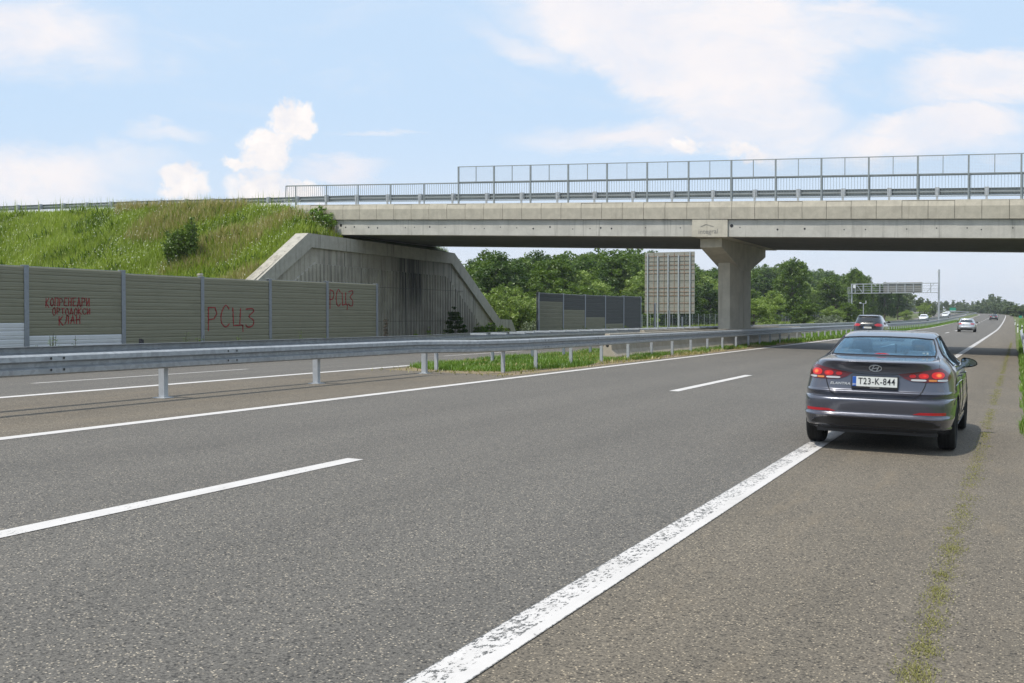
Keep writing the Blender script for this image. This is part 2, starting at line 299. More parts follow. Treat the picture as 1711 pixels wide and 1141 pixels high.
# ---------------------------------------------------------------- mesh helpers
class MB:
    def __init__(s): s.v = []; s.f = []
    def add(s, vs, fs):
        k = len(s.v); s.v += [tuple(p) for p in vs]; s.f += [tuple(i + k for i in q) for q in fs]; return s
    def box(s, x0, x1, y0, y1, z0, z1):
        return s.add([(x0, y0, z0), (x1, y0, z0), (x1, y1, z0), (x0, y1, z0), (x0, y0, z1), (x1, y0, z1), (x1, y1, z1), (x0, y1, z1)],
                     [(3, 2, 1, 0), (4, 5, 6, 7), (0, 1, 5, 4), (1, 2, 6, 5), (2, 3, 7, 6), (3, 0, 4, 7)])
    def skew(s, x0, x1, y0, y1, za, zb, zc, zd):
        """box along X whose bottom goes za->zb and top zc->zd"""
        return s.add([(x0, y0, za), (x1, y0, zb), (x1, y1, zb), (x0, y1, za), (x0, y0, zc), (x1, y0, zd), (x1, y1, zd), (x0, y1, zc)],
                     [(3, 2, 1, 0), (4, 5, 6, 7), (0, 1, 5, 4), (1, 2, 6, 5), (2, 3, 7, 6), (3, 0, 4, 7)])
    def bar(s, a, b, r, r2=None, n=4, up=None):
        a = Vector(a); b = Vector(b); d = (b - a).normalized(); r2 = r if r2 is None else r2
        u = d.cross(Vector((0, 0, 1)) if abs(d.z) < .95 else Vector((1, 0, 0))).normalized(); v = d.cross(u)
        vs = []
        for p, q in ((a, r), (b, r2)):
            for i in range(n):
                t_ = 2 * math.pi * (i + .5) / n; vs.append(p + (u * math.cos(t_) + v * math.sin(t_)) * q)
        fs = [(i, (i + 1) % n, n + (i + 1) % n, n + i) for i in range(n)] + [tuple(range(n))[::-1], tuple(range(n, 2 * n))]
        return s.add(vs, fs)
    def prism(s, poly, axis, a, b):
        """poly of 2D points; axis 'x': (y,z); 'y': (x,z); 'z': (x,y)"""
        n = len(poly)
        def P_(p, h): return (h, p[0], p[1]) if axis == 'x' else (p[0], h, p[1]) if axis == 'y' else (p[0], p[1], h)
        vs = [P_(p, a) for p in poly] + [P_(p, b) for p in poly]
        return s.add(vs, [(i, (i + 1) % n, n + (i + 1) % n, n + i) for i in range(n)] + [tuple(range(n))[::-1], tuple(range(n, 2 * n))])
    def sweep(s, path, prof, closed=True):
        """path [(x,y,z)], prof [(across, up)]; across is to the right of travel"""
        n = len(prof); P3 = [Vector(p) for p in path]; vs = []
        for i, p in enumerate(P3):
            d = (P3[min(i + 1, len(P3) - 1)] - P3[max(i - 1, 0)]); d.z = 0; d.normalize(); rt = Vector((d.y, -d.x, 0))
            for a, u in prof: vs.append(p + rt * a + Vector((0, 0, u)))
        fs = []
        m = n if closed else n - 1
        for i in range(len(P3) - 1):
            for j in range(m): fs.append((i * n + j, i * n + (j + 1) % n, (i + 1) * n + (j + 1) % n, (i + 1) * n + j))
        if closed: fs += [tuple(range(n))[::-1], tuple(range((len(P3) - 1) * n, len(P3) * n))]
        return s.add(vs, fs)
    def lathe(s, prof, c, axis='x', n=28):
        """prof [(along, radius)]"""
        vs = []; k = len(prof)
        for i in range(n):
            t_ = 2 * math.pi * i / n
            for a, r in prof:
                if axis == 'x': vs.append((c[0] + a, c[1] + r * math.cos(t_), c[2] + r * math.sin(t_)))
                elif axis == 'y': vs.append((c[0] + r * math.cos(t_), c[1] + a, c[2] + r * math.sin(t_)))
                else: vs.append((c[0] + r * math.cos(t_), c[1] + r * math.sin(t_), c[2] + a))
        return s.add(vs, [(i * k + j, i * k + j + 1, ((i + 1) % n) * k + j + 1, ((i + 1) % n) * k + j) for i in range(n) for j in range(k - 1)])
    def mesh(s, name, smooth=False):
        me = bpy.data.meshes.new(name); me.from_pydata(s.v, [], s.f); me.update()
        bm = bmesh.new(); bm.from_mesh(me); bmesh.ops.recalc_face_normals(bm, faces=bm.faces); bm.to_mesh(me); bm.free()
        if smooth: me.polygons.foreach_set('use_smooth', [True] * len(me.polygons))
        return me
    def build(s, name, m, parent=None, smooth=False, bevel=0):
        o = bpy.data.objects.new(name, s.mesh(name, smooth)); COL.objects.link(o)
        o.data.materials.append(M[m] if isinstance(m, str) else m)
        if parent is not None: o.parent = parent
        if bevel:
            b = o.modifiers.new('bevel', 'BEVEL'); b.width = bevel; b.segments = 2; b.limit_method = 'ANGLE'
        return o
def tag(o, label=None, cat=None, group=None, kind=None):
    if label: o['label'] = label
    if cat: o['category'] = cat
    if group: o['group'] = group
    if kind: o['kind'] = kind
    return o
def empty(name, loc=(0, 0, 0), label=None, cat=None, group=None, rz=0):
    o = bpy.data.objects.new(name, None); COL.objects.link(o); o.location = loc; o.rotation_euler = (0, 0, rz); o.empty_display_size = .3
    return tag(o, label, cat, group)
def rebase(root, loc):
    """put an assembly's origin at its base; its parts keep their places"""
    root.location = loc
    for c in root.children: c.location = c.location - Vector(loc)
def copy_tree(o, parent=None):
    c = o.copy(); COL.objects.link(c); c.parent = parent
    for ch in list(o.children): copy_tree(ch, c)
    return c
def npmesh(name, V, F, m, parent=None, var=None, nv=4, smooth=False):
    """V (n,3) array; F (k,nv) array"""
    me = bpy.data.meshes.new(name); k = len(F)
    me.vertices.add(len(V)); me.vertices.foreach_set('co', np.asarray(V, 'f').ravel())
    me.loops.add(k * nv); me.loops.foreach_set('vertex_index', np.asarray(F, 'i').ravel())
    me.polygons.add(k); me.polygons.foreach_set('loop_start', np.arange(0, k * nv, nv, dtype='i'))
    me.update(calc_edges=True)
    if var is not None:
        a = me.attributes.new('var', 'FLOAT', 'POINT'); a.data.foreach_set('value', np.asarray(var, 'f'))
    if smooth: me.polygons.foreach_set('use_smooth', [True] * k)
    o = bpy.data.objects.new(name, me); COL.objects.link(o); me.materials.append(M[m])
    if parent is not None: o.parent = parent
    return o
def ray(u, v):
    """direction from the eye through a point measured on the photograph"""
    a = (u - 855.5) / FPX; b = -(v - 570.5) / FPX
    fy = math.cos(PITCH) + b * math.sin(PITCH); z = -math.sin(PITCH) + b * math.cos(PITCH)
    return (a * math.cos(YAW) - fy * math.sin(YAW), a * math.sin(YAW) + fy * math.cos(YAW), z)
def on_x(u, v, X): r = ray(u, v); t_ = X / r[0]; return (X, t_ * r[1], EYE + t_ * r[2])
def on_y(u, v, Y): r = ray(u, v); t_ = Y / r[1]; return (t_ * r[0], Y, EYE + t_ * r[2])

# ---------------------------------------------------------------- road alignment and ground
def kappa(s): return 2e-5 if s < 400 else 2e-5 + (1 / 600. - 2e-5) * min(1, (s - 400) / 60.)
_tab = []; x_, y_, h_ = 0., 0., 0.
for i in range(0, 1401):
    _tab.append((x_, y_, h_)); h_ += kappa(i); x_ -= math.sin(h_); y_ += math.cos(h_)
def zr(s):
    q = min(max(0., s - 150.), 1100.); return .0105 * (q * q / (q + 60.))
def prof(X):
    if X > .02: return -.05 * min(X, 1.5) - (.22 * (min(X, 6) - 1.5) if X > 1.5 else 0)
    if X > -15.5: return -.021 * X
    z = .3255 - .0273 * (-15.5 - X)
    return max(z, -.05) if X > -29 else -.05
def road_pt(s, X, dz=0.):
    if s < 0: return (X, s, prof(X) + dz)
    i = min(int(s), 1399); f_ = s - i; a = _tab[i]; b = _tab[i + 1]
    x = a[0] + (b[0] - a[0]) * f_; y = a[1] + (b[1] - a[1]) * f_; h = a[2]
    return (x + X * math.cos(h), y + X * math.sin(h), prof(X) + zr(s) + dz)
SS = [-12, -6, 0] + list(range(4, 60, 4)) + list(range(60, 300, 10)) + list(range(300, 1300, 20))
def strip(name, X0, X1, m, dz, s0=-12, s1=1280, kind='structure', cuts=1, curb=.0):
    ss = [s for s in SS if s0 < s < s1]; ss = [s0] + ss + [s1]
    mb = MB(); vs = []
    k = cuts + 1
    for s in ss:
        x1_ = X1(s) if callable(X1) else X1
        for x in [X0 + (x1_ - X0) * i / cuts for i in range(cuts + 1)]: vs.append(road_pt(s, x, dz))
    mb.add(vs, [(i * k + j, i * k + j + 1, (i + 1) * k + j + 1, (i + 1) * k + j) for i in range(len(ss) - 1) for j in range(cuts)])
    o = mb.build(name, m)
    if kind: tag(o, kind=kind)
    return o
def ground_z(X, Y):
    s = max(0., Y); i = min(int(s), 1399); x0 = _tab[i][0] if Y < 760 else _tab[760][0]
    return prof(X - x0) + zr(s) - .07
gx = sorted(set([-1500, -900, -600, -400, -300, -250, -200, -160, -130, -110, -95] + list(range(-85, -28, 4)) + [-28, -26.5, -24, -20, -15.6, -15.3, -11, -8, -5, -2.3, -.02, .05, .6, 1.5, 3, 6, 10, 18, 30, 50, 80, 130, 200, 300, 500, 900, 1500]))
gy = sorted(set([-300, -120, -60, -30, -12, -6, 0] + list(range(5, 110, 5)) + list(range(110, 300, 10)) + list(range(300, 760, 20)) + [800, 900, 1000, 1200, 1500, 1900]))
mb = MB(); vs = []
for y in gy:
    for x in gx:
        xx = x + (_tab[min(int(max(0, y)), 760)][0] if abs(x) < 95 else 0)
        vs.append((xx, y, ground_z(xx, y)))
k = len(gx)
mb.add(vs, [(i * k + j, i * k + j + 1, (i + 1) * k + j + 1, (i + 1) * k + j) for i in range(len(gy) - 1) for j in range(k - 1)])
tag(mb.build('ground', 'ground', smooth=True), kind='structure')
strip('road', -10.95, -2.30, 'lane', .0, cuts=2)
strip('hard_shoulder', -2.30, lambda s: .10 if s < 25 else max(-.12, .10 - (s - 25) * .0032) + .02 * math.sin(s * .7), 'shoulder', .0, cuts=1)
strip('opposite_road', -27.0, -15.25, 'lane', .0, cuts=3)
# paved opening of the median, then its soil
def median_outline(s):  # right and left edge of the paving / dry soil
    return
strip('median_paving', -15.25, -10.95, 'shoulder', .0, s0=-12, s1=24.5, cuts=2)
strip('median_soil', -15.25, -10.95, 'dry_soil', -.004, s0=24.5, s1=95, cuts=2)
strip('median_margin', -11.25, -10.95, 'shoulder', .0, s0=24.5, s1=400, cuts=1)
strip('opposite_median_margin', -15.25, -14.95, 'shoulder', .0, s0=24.5, s1=400, cuts=1)
strip('median_ground', -14.95, -11.25, 'ground', -.006, s0=95, s1=1280, cuts=1)
# painted lines
strip('edge_line', -2.435, -2.185, 'paint_edge', .005, s1=760)
strip('inner_edge_line', -10.95, -10.74, 'paint_ok', .005, s1=760)
strip('opposite_inner_line', -15.46, -15.25, 'paint_ok', .005, s1=760)
strip('opposite_outer_line', -24.3, -24.1, 'paint_ok', .005, s1=760)
for i in range(0, 34):
    s0 = 3.0 + 19 * i; strip('lane_line', -6.545, -6.345, 'paint_mid' if i == 0 else 'paint_ok', .005, s0=s0, s1=s0 + 7)
for i in range(0, 34):
    s0 = -1.5 + 19 * i; strip('opposite_lane_line', -19.7, -19.5, 'paint_ok', .005, s0=s0, s1=s0 + 7.4)

# ================================================================ bridge
def soff(X): return 4.941 - .0359 * X if X > -37 else 6.27 + (-37 - X) * .022
BX0, BX1 = -35.6, 10.0
bridge = empty('road_bridge', (-13.15, 55.8, 0), 'grey concrete motorway overpass carried on a single hammerhead pier', 'bridge')
def bpart(mb, name, m, **k):
    o = mb.build(name, m, bridge, **k); o.location = (13.15, -55.8, 0); return o
def gskew(mb, x0, x1, y0, y1, d0, d1): mb.skew(x0, x1, y0, y1, soff(x0) + d0, soff(x1) + d0, soff(x0) + d1, soff(x1) + d1)
# main girders (two spans, row of precast beams)
PXC = -13.15; blockx0, blockx1 = -13.82, -12.14
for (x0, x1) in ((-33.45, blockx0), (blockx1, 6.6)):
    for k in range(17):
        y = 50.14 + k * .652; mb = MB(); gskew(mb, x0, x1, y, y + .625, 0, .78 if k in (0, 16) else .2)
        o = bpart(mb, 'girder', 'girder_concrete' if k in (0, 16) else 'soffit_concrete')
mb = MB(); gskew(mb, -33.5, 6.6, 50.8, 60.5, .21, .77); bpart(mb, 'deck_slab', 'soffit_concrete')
mb = MB(); gskew(mb, -33.5, 6.6, 51.2, 60.4, 1.0, 1.5); gskew(mb, -36.4, BX1, 50.46, 61.08, .79, 1.25); bpart(mb, 'road_deck', 'parapet_concrete')
# end blocks of the front beams at the abutment and the block over the pier
mb = MB(); gskew(mb, -34.45, -33.5, 50.08, 61.3, -.02, .77); bpart(mb, 'end_block', 'girder_concrete')
mb = MB(); gskew(mb, blockx0 + .01, blockx1 - .01, 50.035, 61.35, -.02, .776); bpart(mb, 'pier_block', 'pier_concrete')
# drain pipes and bolt sleeves on the front beam
rr = random.Random(5)
for sp in ((-33.2, -14.2), (-11.9, 6)):
    x = sp[0] + .3
    while x < sp[1]:
        z = soff(x) + .38 + rr.uniform(-.05, .05); mb = MB(); mb.lathe([(-.002, .0), (0, .028 if rr.random() < .7 else .045), (.004, 0)], (x, 50.134, z), 'y', 8); bpart(mb, 'sleeve_hole', 'dark_trim')
        x += rr.choice((.55, .9, 1.2, 1.7))
    mb = MB(); mb.lathe([(-.002, 0), (0, .08), (.004, 0)], ((sp[0] if sp[0] < -20 else -11.98), 50.134, soff(sp[0]) + .5), 'y', 12)
    bpart(mb, 'drain_hole', 'dark_trim')
# parapet panels, 1.05 m each
x = -36.15; k = 0
pan = []
while x < 8.9:
    x1 = x + 1.052; r0 = rr.uniform(-.004, .004)
    a, b = soff(x + .008), soff(x1 - .008)
    mb = MB()
    pts = []
    for xx, s_ in ((x + .009, a), (x1 - .009, b)):
        pts += [(xx, 50.02 + r0, s_ + .80), (xx, 50.0 + r0, s_ + 1.34), (xx, 50.07 + r0, s_ + 1.61), (xx, 50.45, s_ + 1.61), (xx, 50.45, s_ + .80)]
    mb.add(pts, [(0, 5, 6, 1), (1, 6, 7, 2), (2, 7, 8, 3), (3, 8, 9, 4), (4, 9, 5, 0), (4, 3, 2, 1, 0), (5, 6, 7, 8, 9)][:7])
    o = bpart(mb, 'parapet_panel', 'parapet_concrete'); pan.append(o); x = x1
mb = MB(); gskew(mb, -36.1, 8.8, 61.1, 61.5, .80, 1.61); bpart(mb, 'rear_parapet', 'parapet_concrete')
mb = MB(); gskew(mb, -36.1, 8.8, 50.06, 50.4, .815, 1.58); bpart(mb, 'parapet_joints', 'dark_trim')
# faded lettering and roof outline on the pier block
def text(s, size, m, name, parent, loc, rot=(R(90), 0, 0), ext=.003, font_shear=0, space=1., align='CENTER', sx=1., off=0.):
    c = bpy.data.curves.new(name, 'FONT'); c.body = s; c.size = size; c.extrude = ext; c.align_x = align; c.align_y = 'CENTER'; c.space_character = space; c.shear = font_shear; c.offset = off
    o = bpy.data.objects.new(name, c); COL.objects.link(o); dg = bpy.context.evaluated_depsgraph_get(); dg.update()
    me = bpy.data.meshes.new_from_object(o.evaluated_get(dg)); bpy.data.objects.remove(o)
    o = bpy.data.objects.new(name, me); COL.objects.link(o); me.materials.clear(); me.materials.append(M[m]); o.location = loc; o.rotation_euler = rot; o.scale = (sx, 1, 1)
    if parent is not None: o.parent = parent
    return o
plain('faded_paint', (.25, .235, .22), .9)
text('integral', .30, 'faded_paint', 'lettering', bridge, (PXC + 13.15 + .10, 50.028 - 55.8, soff(PXC) + .22), sx=1.05, ext=.002)
mb = MB(); zb = soff(PXC) + .46
for a, b in (((-.25, zb), (.0, zb + .1)), ((.0, zb + .1), (.35, zb - .02))): mb.bar((PXC + a[0], 50.03, a[1]), (PXC + b[0], 50.03, b[1]), .012)
bpart(mb, 'roof_emblem', 'faded_paint')
# pier cap: hammerhead, profile in (Y,z)
cz = soff(PXC)
mb = MB(); poly = [(50.9, cz - .03), (50.9, cz - .46), (54.9, cz - 1.38), (56.7, cz - 1.38), (60.7, cz - .46), (60.7, cz - .03)]
mb.prism(poly, 'x', -13.66, -12.62); bpart(mb, 'pier_cap', 'pier_concrete', bevel=.03)
def shaft(y0, y1, flare_at_start):
    a, b = .29, .50; ym = y0 + 1.0 if flare_at_start else y1 - 1.0
    if flare_at_start: return [(-a, y0), (a, y0), (b, ym), (b, y1), (-b, y1), (-b, ym)]
    return [(-b, y0), (b, y0), (b, ym), (a, y1), (-a, y1), (-b, ym)]
for (y0, y1, fl) in ((53.5, 55.52, True), (55.66, 58.1, False)):
    mb = MB(); mb.prism([(PXC + p[0], p[1]) for p in shaft(y0, y1, fl)], 'z', .2, cz - .75); bpart(mb, 'pier_shaft', 'pier_concrete')
mb = MB(); mb.box(PXC - .42, PXC + .42, 55.4, 55.8, .2, cz - .8); bpart(mb, 'pier_groove', 'soffit_concrete')
mb = MB(); mb.box(PXC - .7, PXC + .7, 53.0, 58.6, .1, .38); bpart(mb, 'footing', 'pier_concrete')

# ---------------------------------------------------------------- abutment walls
def outline(top_drop=0., xs=1):
    return [(35.8, -.1), (35.8, -.02 - top_drop * .2), (45.98, 5.87 - top_drop), (61.6, 5.72 - top_drop), (68.35, 1.55 - top_drop * .6), (70.3, 1.50 - top_drop * .6), (71.3, .3), (71.3, -.1)]
def abutment(X, sgn, lab):
    """wall facing the motorway; sgn=-1: body lies on the -X side"""
    e = empty('abutment_wall', (X, 53.5, 0), lab, 'retaining wall')
    def p(mb, name, m, **k):
        o = mb.build(name, m, e, **k); o.location = (-X, -53.5, 0); return o
    xa, xb = X, X + sgn * .55
    mb = MB(); mb.prism(outline(.02), 'x', xa, xb); p(mb, 'wall', 'abutment')
    # coping band along the top edge, stands proud
    up = [(36.3, .0), (45.95, 5.90), (61.7, 5.74), (68.4, 1.56), (70.3, 1.52), (71.35, .32)]
    lo = [(37.1, -.1), (46.25, 5.20), (61.35, 5.05), (68.05, .95), (70.0, .93), (70.6, .2)]
    for i, nm in enumerate(('coping', 'coping', 'coping', 'coping', 'coping')):
        mb = MB(); mb.prism([lo[i], lo[i + 1], up[i + 1], up[i]], 'x', X - sgn * .14, X + sgn * (.62 + .003 * i)); p(mb, nm, 'coping_concrete')
    # ribbed facing: vertical boards cast into the wall
    mb = MB(); y = 41.5
    rnd = random.Random(9)
    def top(y):
        if y < 46.7: return max(0, -1.0 + (y - 36.8) * .555)
        if y < 60.9: return 4.42 - (y - 46.7) * .012
        return max(.2, 4.2 - (y - 60.9) * .64)
    while y < 66.8:
        w_ = .25; t0, t1 = top(y), top(y + w_)
        d0 = sgn * -.07
        mb.add([(X, y, .1), (X, y + w_, .1), (X, y + w_, t1), (X, y, t0), (X + d0, y + .02, .1), (X + d0, y + w_ - .02, .1), (X + d0, y + w_ - .02, t1 - .03), (X + d0, y + .02, t0 - .03)],
               [(4, 5, 6, 7), (0, 4, 7, 3), (5, 1, 2, 6), (3, 7, 6, 2), (0, 1, 5, 4)])
        y += w_ + .08
    p(mb, 'ribbed_facing', 'abutment')
    mb = MB()
    for yy in (49.4, 56.0, 61.5): mb.box(X - sgn * -.002, X - sgn * .012, yy, yy + .03, .1, 5.1)
    for zz in (1.45, 3.35): mb.box(X - sgn * .03, X - sgn * .0735, 44.0, 63.0, zz, zz + .02)
    p(mb, 'casting_joint', 'dark_trim')
    return e
abutment(-32.5, -1, 'stained grey concrete abutment with sloping wing walls and ribbed facing behind the noise barrier')
abutment(6.25, 1, 'concrete abutment with wing walls at the near end of the bridge beside the hard shoulder')

# ---------------------------------------------------------------- embankments (terrain)
RZ = [(-140, 7.6), (-100, 8.25), (-61, 8.18), (-48.7, 7.98), (-38, 7.72), (-33, 7.55), (5, 6.25), (14, 5.95), (60, 4.4), (120, 2.4)]
def crest(X):
    for (a, za), (b, zb) in zip(RZ, RZ[1:]):
        if X <= b: return za + (zb - za) * (X - a) / (b - a)
    return RZ[-1][1]
nrm = random.Random(3)
def lump(x, y): return .10 * math.sin(x * 1.1 + y * .7) + .08 * math.sin(x * .47 - y * 1.3 + 2) + .06 * math.sin(x * 2.3 + 1)
def emb_z(X, Y):
    z = crest(X) - .12
    if Y < 49.3: z -= .61 * (49.3 - Y)
    if Y > 62.0: z -= .62 * (Y - 62.0)
    if Y < 49.0 or Y > 62.5: z += lump(X, Y) * (1 if X < -35 or X > 8 else .3)
    w_ = (-33.05 - X) if X < 0 else (X - 6.8)
    z = min(z, (5.86 if Y < 61.7 else 5.82 - .627 * (Y - 61.7)) + .52 * max(0, w_))
    return z
def embankment(xs, name='embankment'):
    ys = [30 + i * .7 for i in range(27)] + [49.0, 49.3, 50.0, 50.5, 55.5, 61, 61.6, 62.0, 62.5] + [63 + i * .9 for i in range(19)]
    vs = [(x, y, max(emb_z(x, y), ground_z(x, y) - .3)) for x in xs for y in ys]; k = len(ys)
    mb = MB(); mb.add(vs, [(i * k + j, i * k + j + 1, (i + 1) * k + j + 1, (i + 1) * k + j) for i in range(len(xs) - 1) for j in range(k - 1)])
    o = mb.build(name, 'ground', smooth=True); tag(o, kind='structure'); return o
embankment([-140, -125, -110, -100, -90, -82] + [-76 + i * .9 for i in range(46)] + [-34.4, -33.7, -32.95])
embankment([6.85, 7.6, 8.6] + [10 + i * 2 for i in range(8)] + [30, 40, 55, 75, 100, 120])
# soil shelf between the wing coping and the bridge end
def ribbon(name, xs, y0, y1, dz, m):
    mb = MB(); vs = []
    for x in xs: vs += [(x, y0, crest(x) + dz), (x, y1, crest(x) + dz)]
    mb.add(vs, [(2 * i, 2 * i + 1, 2 * i + 3, 2 * i + 2) for i in range(len(xs) - 1)]); return tag(mb.build(name, m), kind='structure')
ribbon('approach_road', [-140, -100, -61, -48.7, -38, -36.4], 51.2, 60.4, .03, 'lane')
ribbon('approach_road', [10.2, 14, 60, 120], 51.2, 60.4, .03, 'lane')

# ---------------------------------------------------------------- bridge railings
def railing(y, lab, full=True):
    e = empty('bridge_railing', (-26, y, 0), lab, 'railing', 'railings along the two bridge edges')
    def p(mb, name, m='bridge_steel'):
        o = mb.build(name, m, e); o.location = (26, -y, 0); return o
    z = lambda x, d: soff(x) + d
    mb = MB()
    for d, r in ((2.68, .032), (1.78, .02)): mb.bar((-36.9, y, z(-36.9, d)), (9, y, z(9, d)), r, n=6)
    mb.bar((-36.9, y, z(-36.9, 2.68)), (-36.94, y, z(-36.9, 1.78)), .03, n=6); p(mb, 'handrail')
    x = -36.26
    while x < 9:
        mb = MB(); mb.box(x - .022, x + .022, y - .03, y + .03, z(x, 1.60), z(x, 2.69)); p(mb, 'post'); x += 2.02 if x > -35 else 2.03
    mb = MB(); x = -36.8
    while x < 8.9: mb.box(x - .006, x + .006, y - .008, y + .008, z(x, 1.79), z(x, 2.67)); x += .128
    p(mb, 'balusters')
railing(50.3, 'grey steel railing with thin upright bars along the near parapet of the bridge')
railing(61.3, 'grey steel railing with thin upright bars along the far parapet of the bridge')
e = empty('mesh_screen', (-10, 50.25, 0), 'tall steel framed mesh screen standing on the near bridge parapet above the railing', 'fence')
def p_(mb, name, m='bridge_steel'):
    o = mb.build(name, m, e); o.location = (10, -50.25, 0); return o
mb = MB(); 
for d in (3.5, 2.72): mb.bar((-26.12, 50.24, soff(-26.12) + d), (9, 50.24, soff(9) + d), .024, n=4)
p_(mb, 'top_rail')
x = -26.12; i = 0
while x < 9:
    mb = MB(); mb.box(x - .035, x + .035, 50.2, 50.28, soff(x) + 1.61, soff(x) + 3.51); p_(mb, 'post')
    mb = MB(); mb.box(x + .99, x + 1.02, 50.22, 50.26, soff(x + 1) + 2.7, soff(x + 1) + 3.5); p_(mb, 'mid_bar'); x += 2.013
mb = MB(); x = -26.0
while x < 8.9: mb.box(x - .0018, x + .0018, 50.238, 50.241, soff(x) + 2.72, soff(x) + 3.5); x += .06
for k in range(13): d = 2.74 + k * .06; gskew(mb, -26.1, 8.9, 50.238, 50.241, d, d + .0036)
p_(mb, 'wire_mesh', 'galvanised_light')

# ---------------------------------------------------------------- guard rails
WPROF = [(0, 0), (.055, .004), (.088, .028), (.092, .098), (.012, .128), (.012, .182), (.092, .212), (.088, .282), (.055, .306), (0, .31), (-.004, .306), (.05, .30), (.08, .278), (.084, .216), (.004, .186), (.004, .124), (.084, .094), (.08, .032), (.05, .01), (-.004, .004)]
def wflip(): return [(-a, b) for a, b in WPROF]
def guardrail(name, pts, post_pts, face, top, lab, grp, beam_name='beam', postname='post', m='galvanised', post_h=.55, brackets=True):
    """pts: beam line (x,y,z of ground); face=+1 beam wave faces right of travel"""
    e = empty(name, post_pts[0], lab, 'guard rail', grp); L = post_pts[0]
    def p(mb, nm, mm):
        o = mb.build(nm, mm, e); o.location = (-L[0], -L[1], -L[2]); return o
    mb = MB(); mb.sweep([(a, b, c + top - .31) for a, b, c in pts], WPROF if face > 0 else wflip()); p(mb, beam_name, m)
    for q in post_pts:
        mb = MB(); a, b, c = q
        if brackets == 'block': q0, q1 = sorted((b, b + (.20 if b < 56 else -.20))); mb.box(a - .09, a + .09, q0, q1, c + top - .30, c + top + .02)
        mb.box(a - .045, a + .045, b - .03, b - .022, c - .2, c + post_h); mb.box(a - .045, a + .045, b + .022, b + .03, c - .2, c + post_h); mb.box(a - .004, a + .004, b - .022, b + .022, c - .2, c + post_h)
        p(mb, postname, 'galvanised_light')
    return e
# near beam of the median rail: removable double rail first, then its own posts
def mz(s, X): return road_pt(s, X)[2]
ym = lambda X, y: road_pt(y, X)
NR = [(-13.02, -8), (-13.02, 5), (-13.02, 14), (-13.0, 22.8), (-12.78, 23.4), (-12.22, 24.45), (-11.95, 26.2)] + [(-11.9, s) for s in list(range(30, 60, 6)) + list(range(70, 320, 10)) + list(range(320, 620, 20))]
NRp = [(-12.02, 25.6), (-11.97, 27.6)] + [(-11.97, 30.2 + 2.62 * i) for i in range(96)]
NR3 = [ym(a, b) for a, b in NR]; 
g1 = guardrail('guardrail', NR3, [ym(*q) for q in NRp], 1, .84, 'galvanised guard rail on short posts on the side of the median nearest the grey sedan', 'guard rails of the median')
mb = MB()   # joints and splice bolts
for s in [-4 + 4.0 * i for i in range(60)]:
    X = -13.02 if s < 22.8 else (-11.9 if s > 26 else None)
    if X is None: continue
    a = ym(X, s)
    for dy in (-.12, .12):
        for dz in (.61, .78): mb.lathe([(0, 0), (.008, .022), (.008, 0)], (a[0] + .09, a[1] + dy, a[2] + dz), 'x', 6)
o = mb.build('splice_bolts', 'dark_trim', g1); o.location = tuple(-c for c in g1.location)
FR = [(-13.55, -8), (-13.55, 5), (-13.55, 20), (-13.6, 24), (-13.95, 27), (-14.35, 32)] + [(-14.4, s) for s in list(range(36, 60, 6)) + list(range(70, 320, 10)) + list(range(320, 620, 20))]
FRp = [(-13.75, 25.2), (-14.1, 29.3), (-14.25, 32.6)] + [(-14.33, 35.5 + 2.62 * i) for i in range(94)]
g2 = guardrail('guardrail', [ym(*q) for q in FR], [ym(*q) for q in FRp], -1, .93, 'galvanised guard rail on the side of the median towards the noise barriers', 'guard rails of the median')
# centre posts of the removable section
for i, (X, s) in enumerate([(-13.29, 1.0), (-13.29, 5.4), (-13.29, 10.1), (-13.29, 14.62), (-13.29, 19.15), (-13.29, 23.75)]):
    a = ym(X, s); mb = MB(); mb.box(a[0] - .06, a[0] + .06, a[1] - .05, a[1] + .05, a[2] + .012, a[2] + .56); mb.box(a[0] - .13, a[0] + .13, a[1] - .12, a[1] + .12, a[2], a[2] + .014)
    mb.box(a[0] - .26, a[0] + .26, a[1] - .04, a[1] + .04, a[2] + .56, a[2] + .70)
    o = mb.build('support_post', 'galvanised_light', g1); o.location = tuple(-c for c in g1.location)
# cross struts between the two beams
s = 27.6
while s < 140:
    X0_, X1_ = (-14.32, -13.72) if s > 31 else (-13.95, -13.45); a = ym(X0_, s); b = ym(X1_, s); mb = MB()
    mb.box(a[0], b[0], a[1] - .05, a[1] + .05, a[2] + .88, a[2] + .93)
    o = mb.build('spacer', 'galvanised_light', g2); o.location = tuple(-c for c in g2.location); s += 1.31 if s < 60 else 2.62
# right hand rail beyond the shoulder
rp = [(0.33, 30 + 4 * i) for i in range(16)]
guardrail('guardrail', [ym(.28, s) for s in (28, 40, 50, 60, 70, 80, 92)] , [ym(a + .05, b) for a, b in rp], -1, .75, 'guard rail on the grass verge beside the hard shoulder', None)
# rails on the bridge deck
def deck_z(x): return soff(x) + 1.5 if x > -36.4 else crest(x) + .03
bx = [-100, -80, -61, -55, -48.7, -43, -38, -34, -28, -20, -12, -4, 4, 12, 20, 40]
for y, f_, lb in ((52.0, -1, 'blue grey guard rail on the bridge deck behind the near railing'), (60.0, 1, 'blue grey guard rail on the far side of the bridge road')):
    zz = lambda x: deck_z(x) if x < 10 else crest(x) + .03
    guardrail('guardrail', [(x, y, zz(x)) for x in bx], [(-99.3 + 2.0 * i, y + .20 * f_, zz(-99.3 + 2.0 * i)) for i in range(56)], f_, .80, lb, 'guard rails on the bridge', m='bridge_steel', post_h=.75, brackets='block')

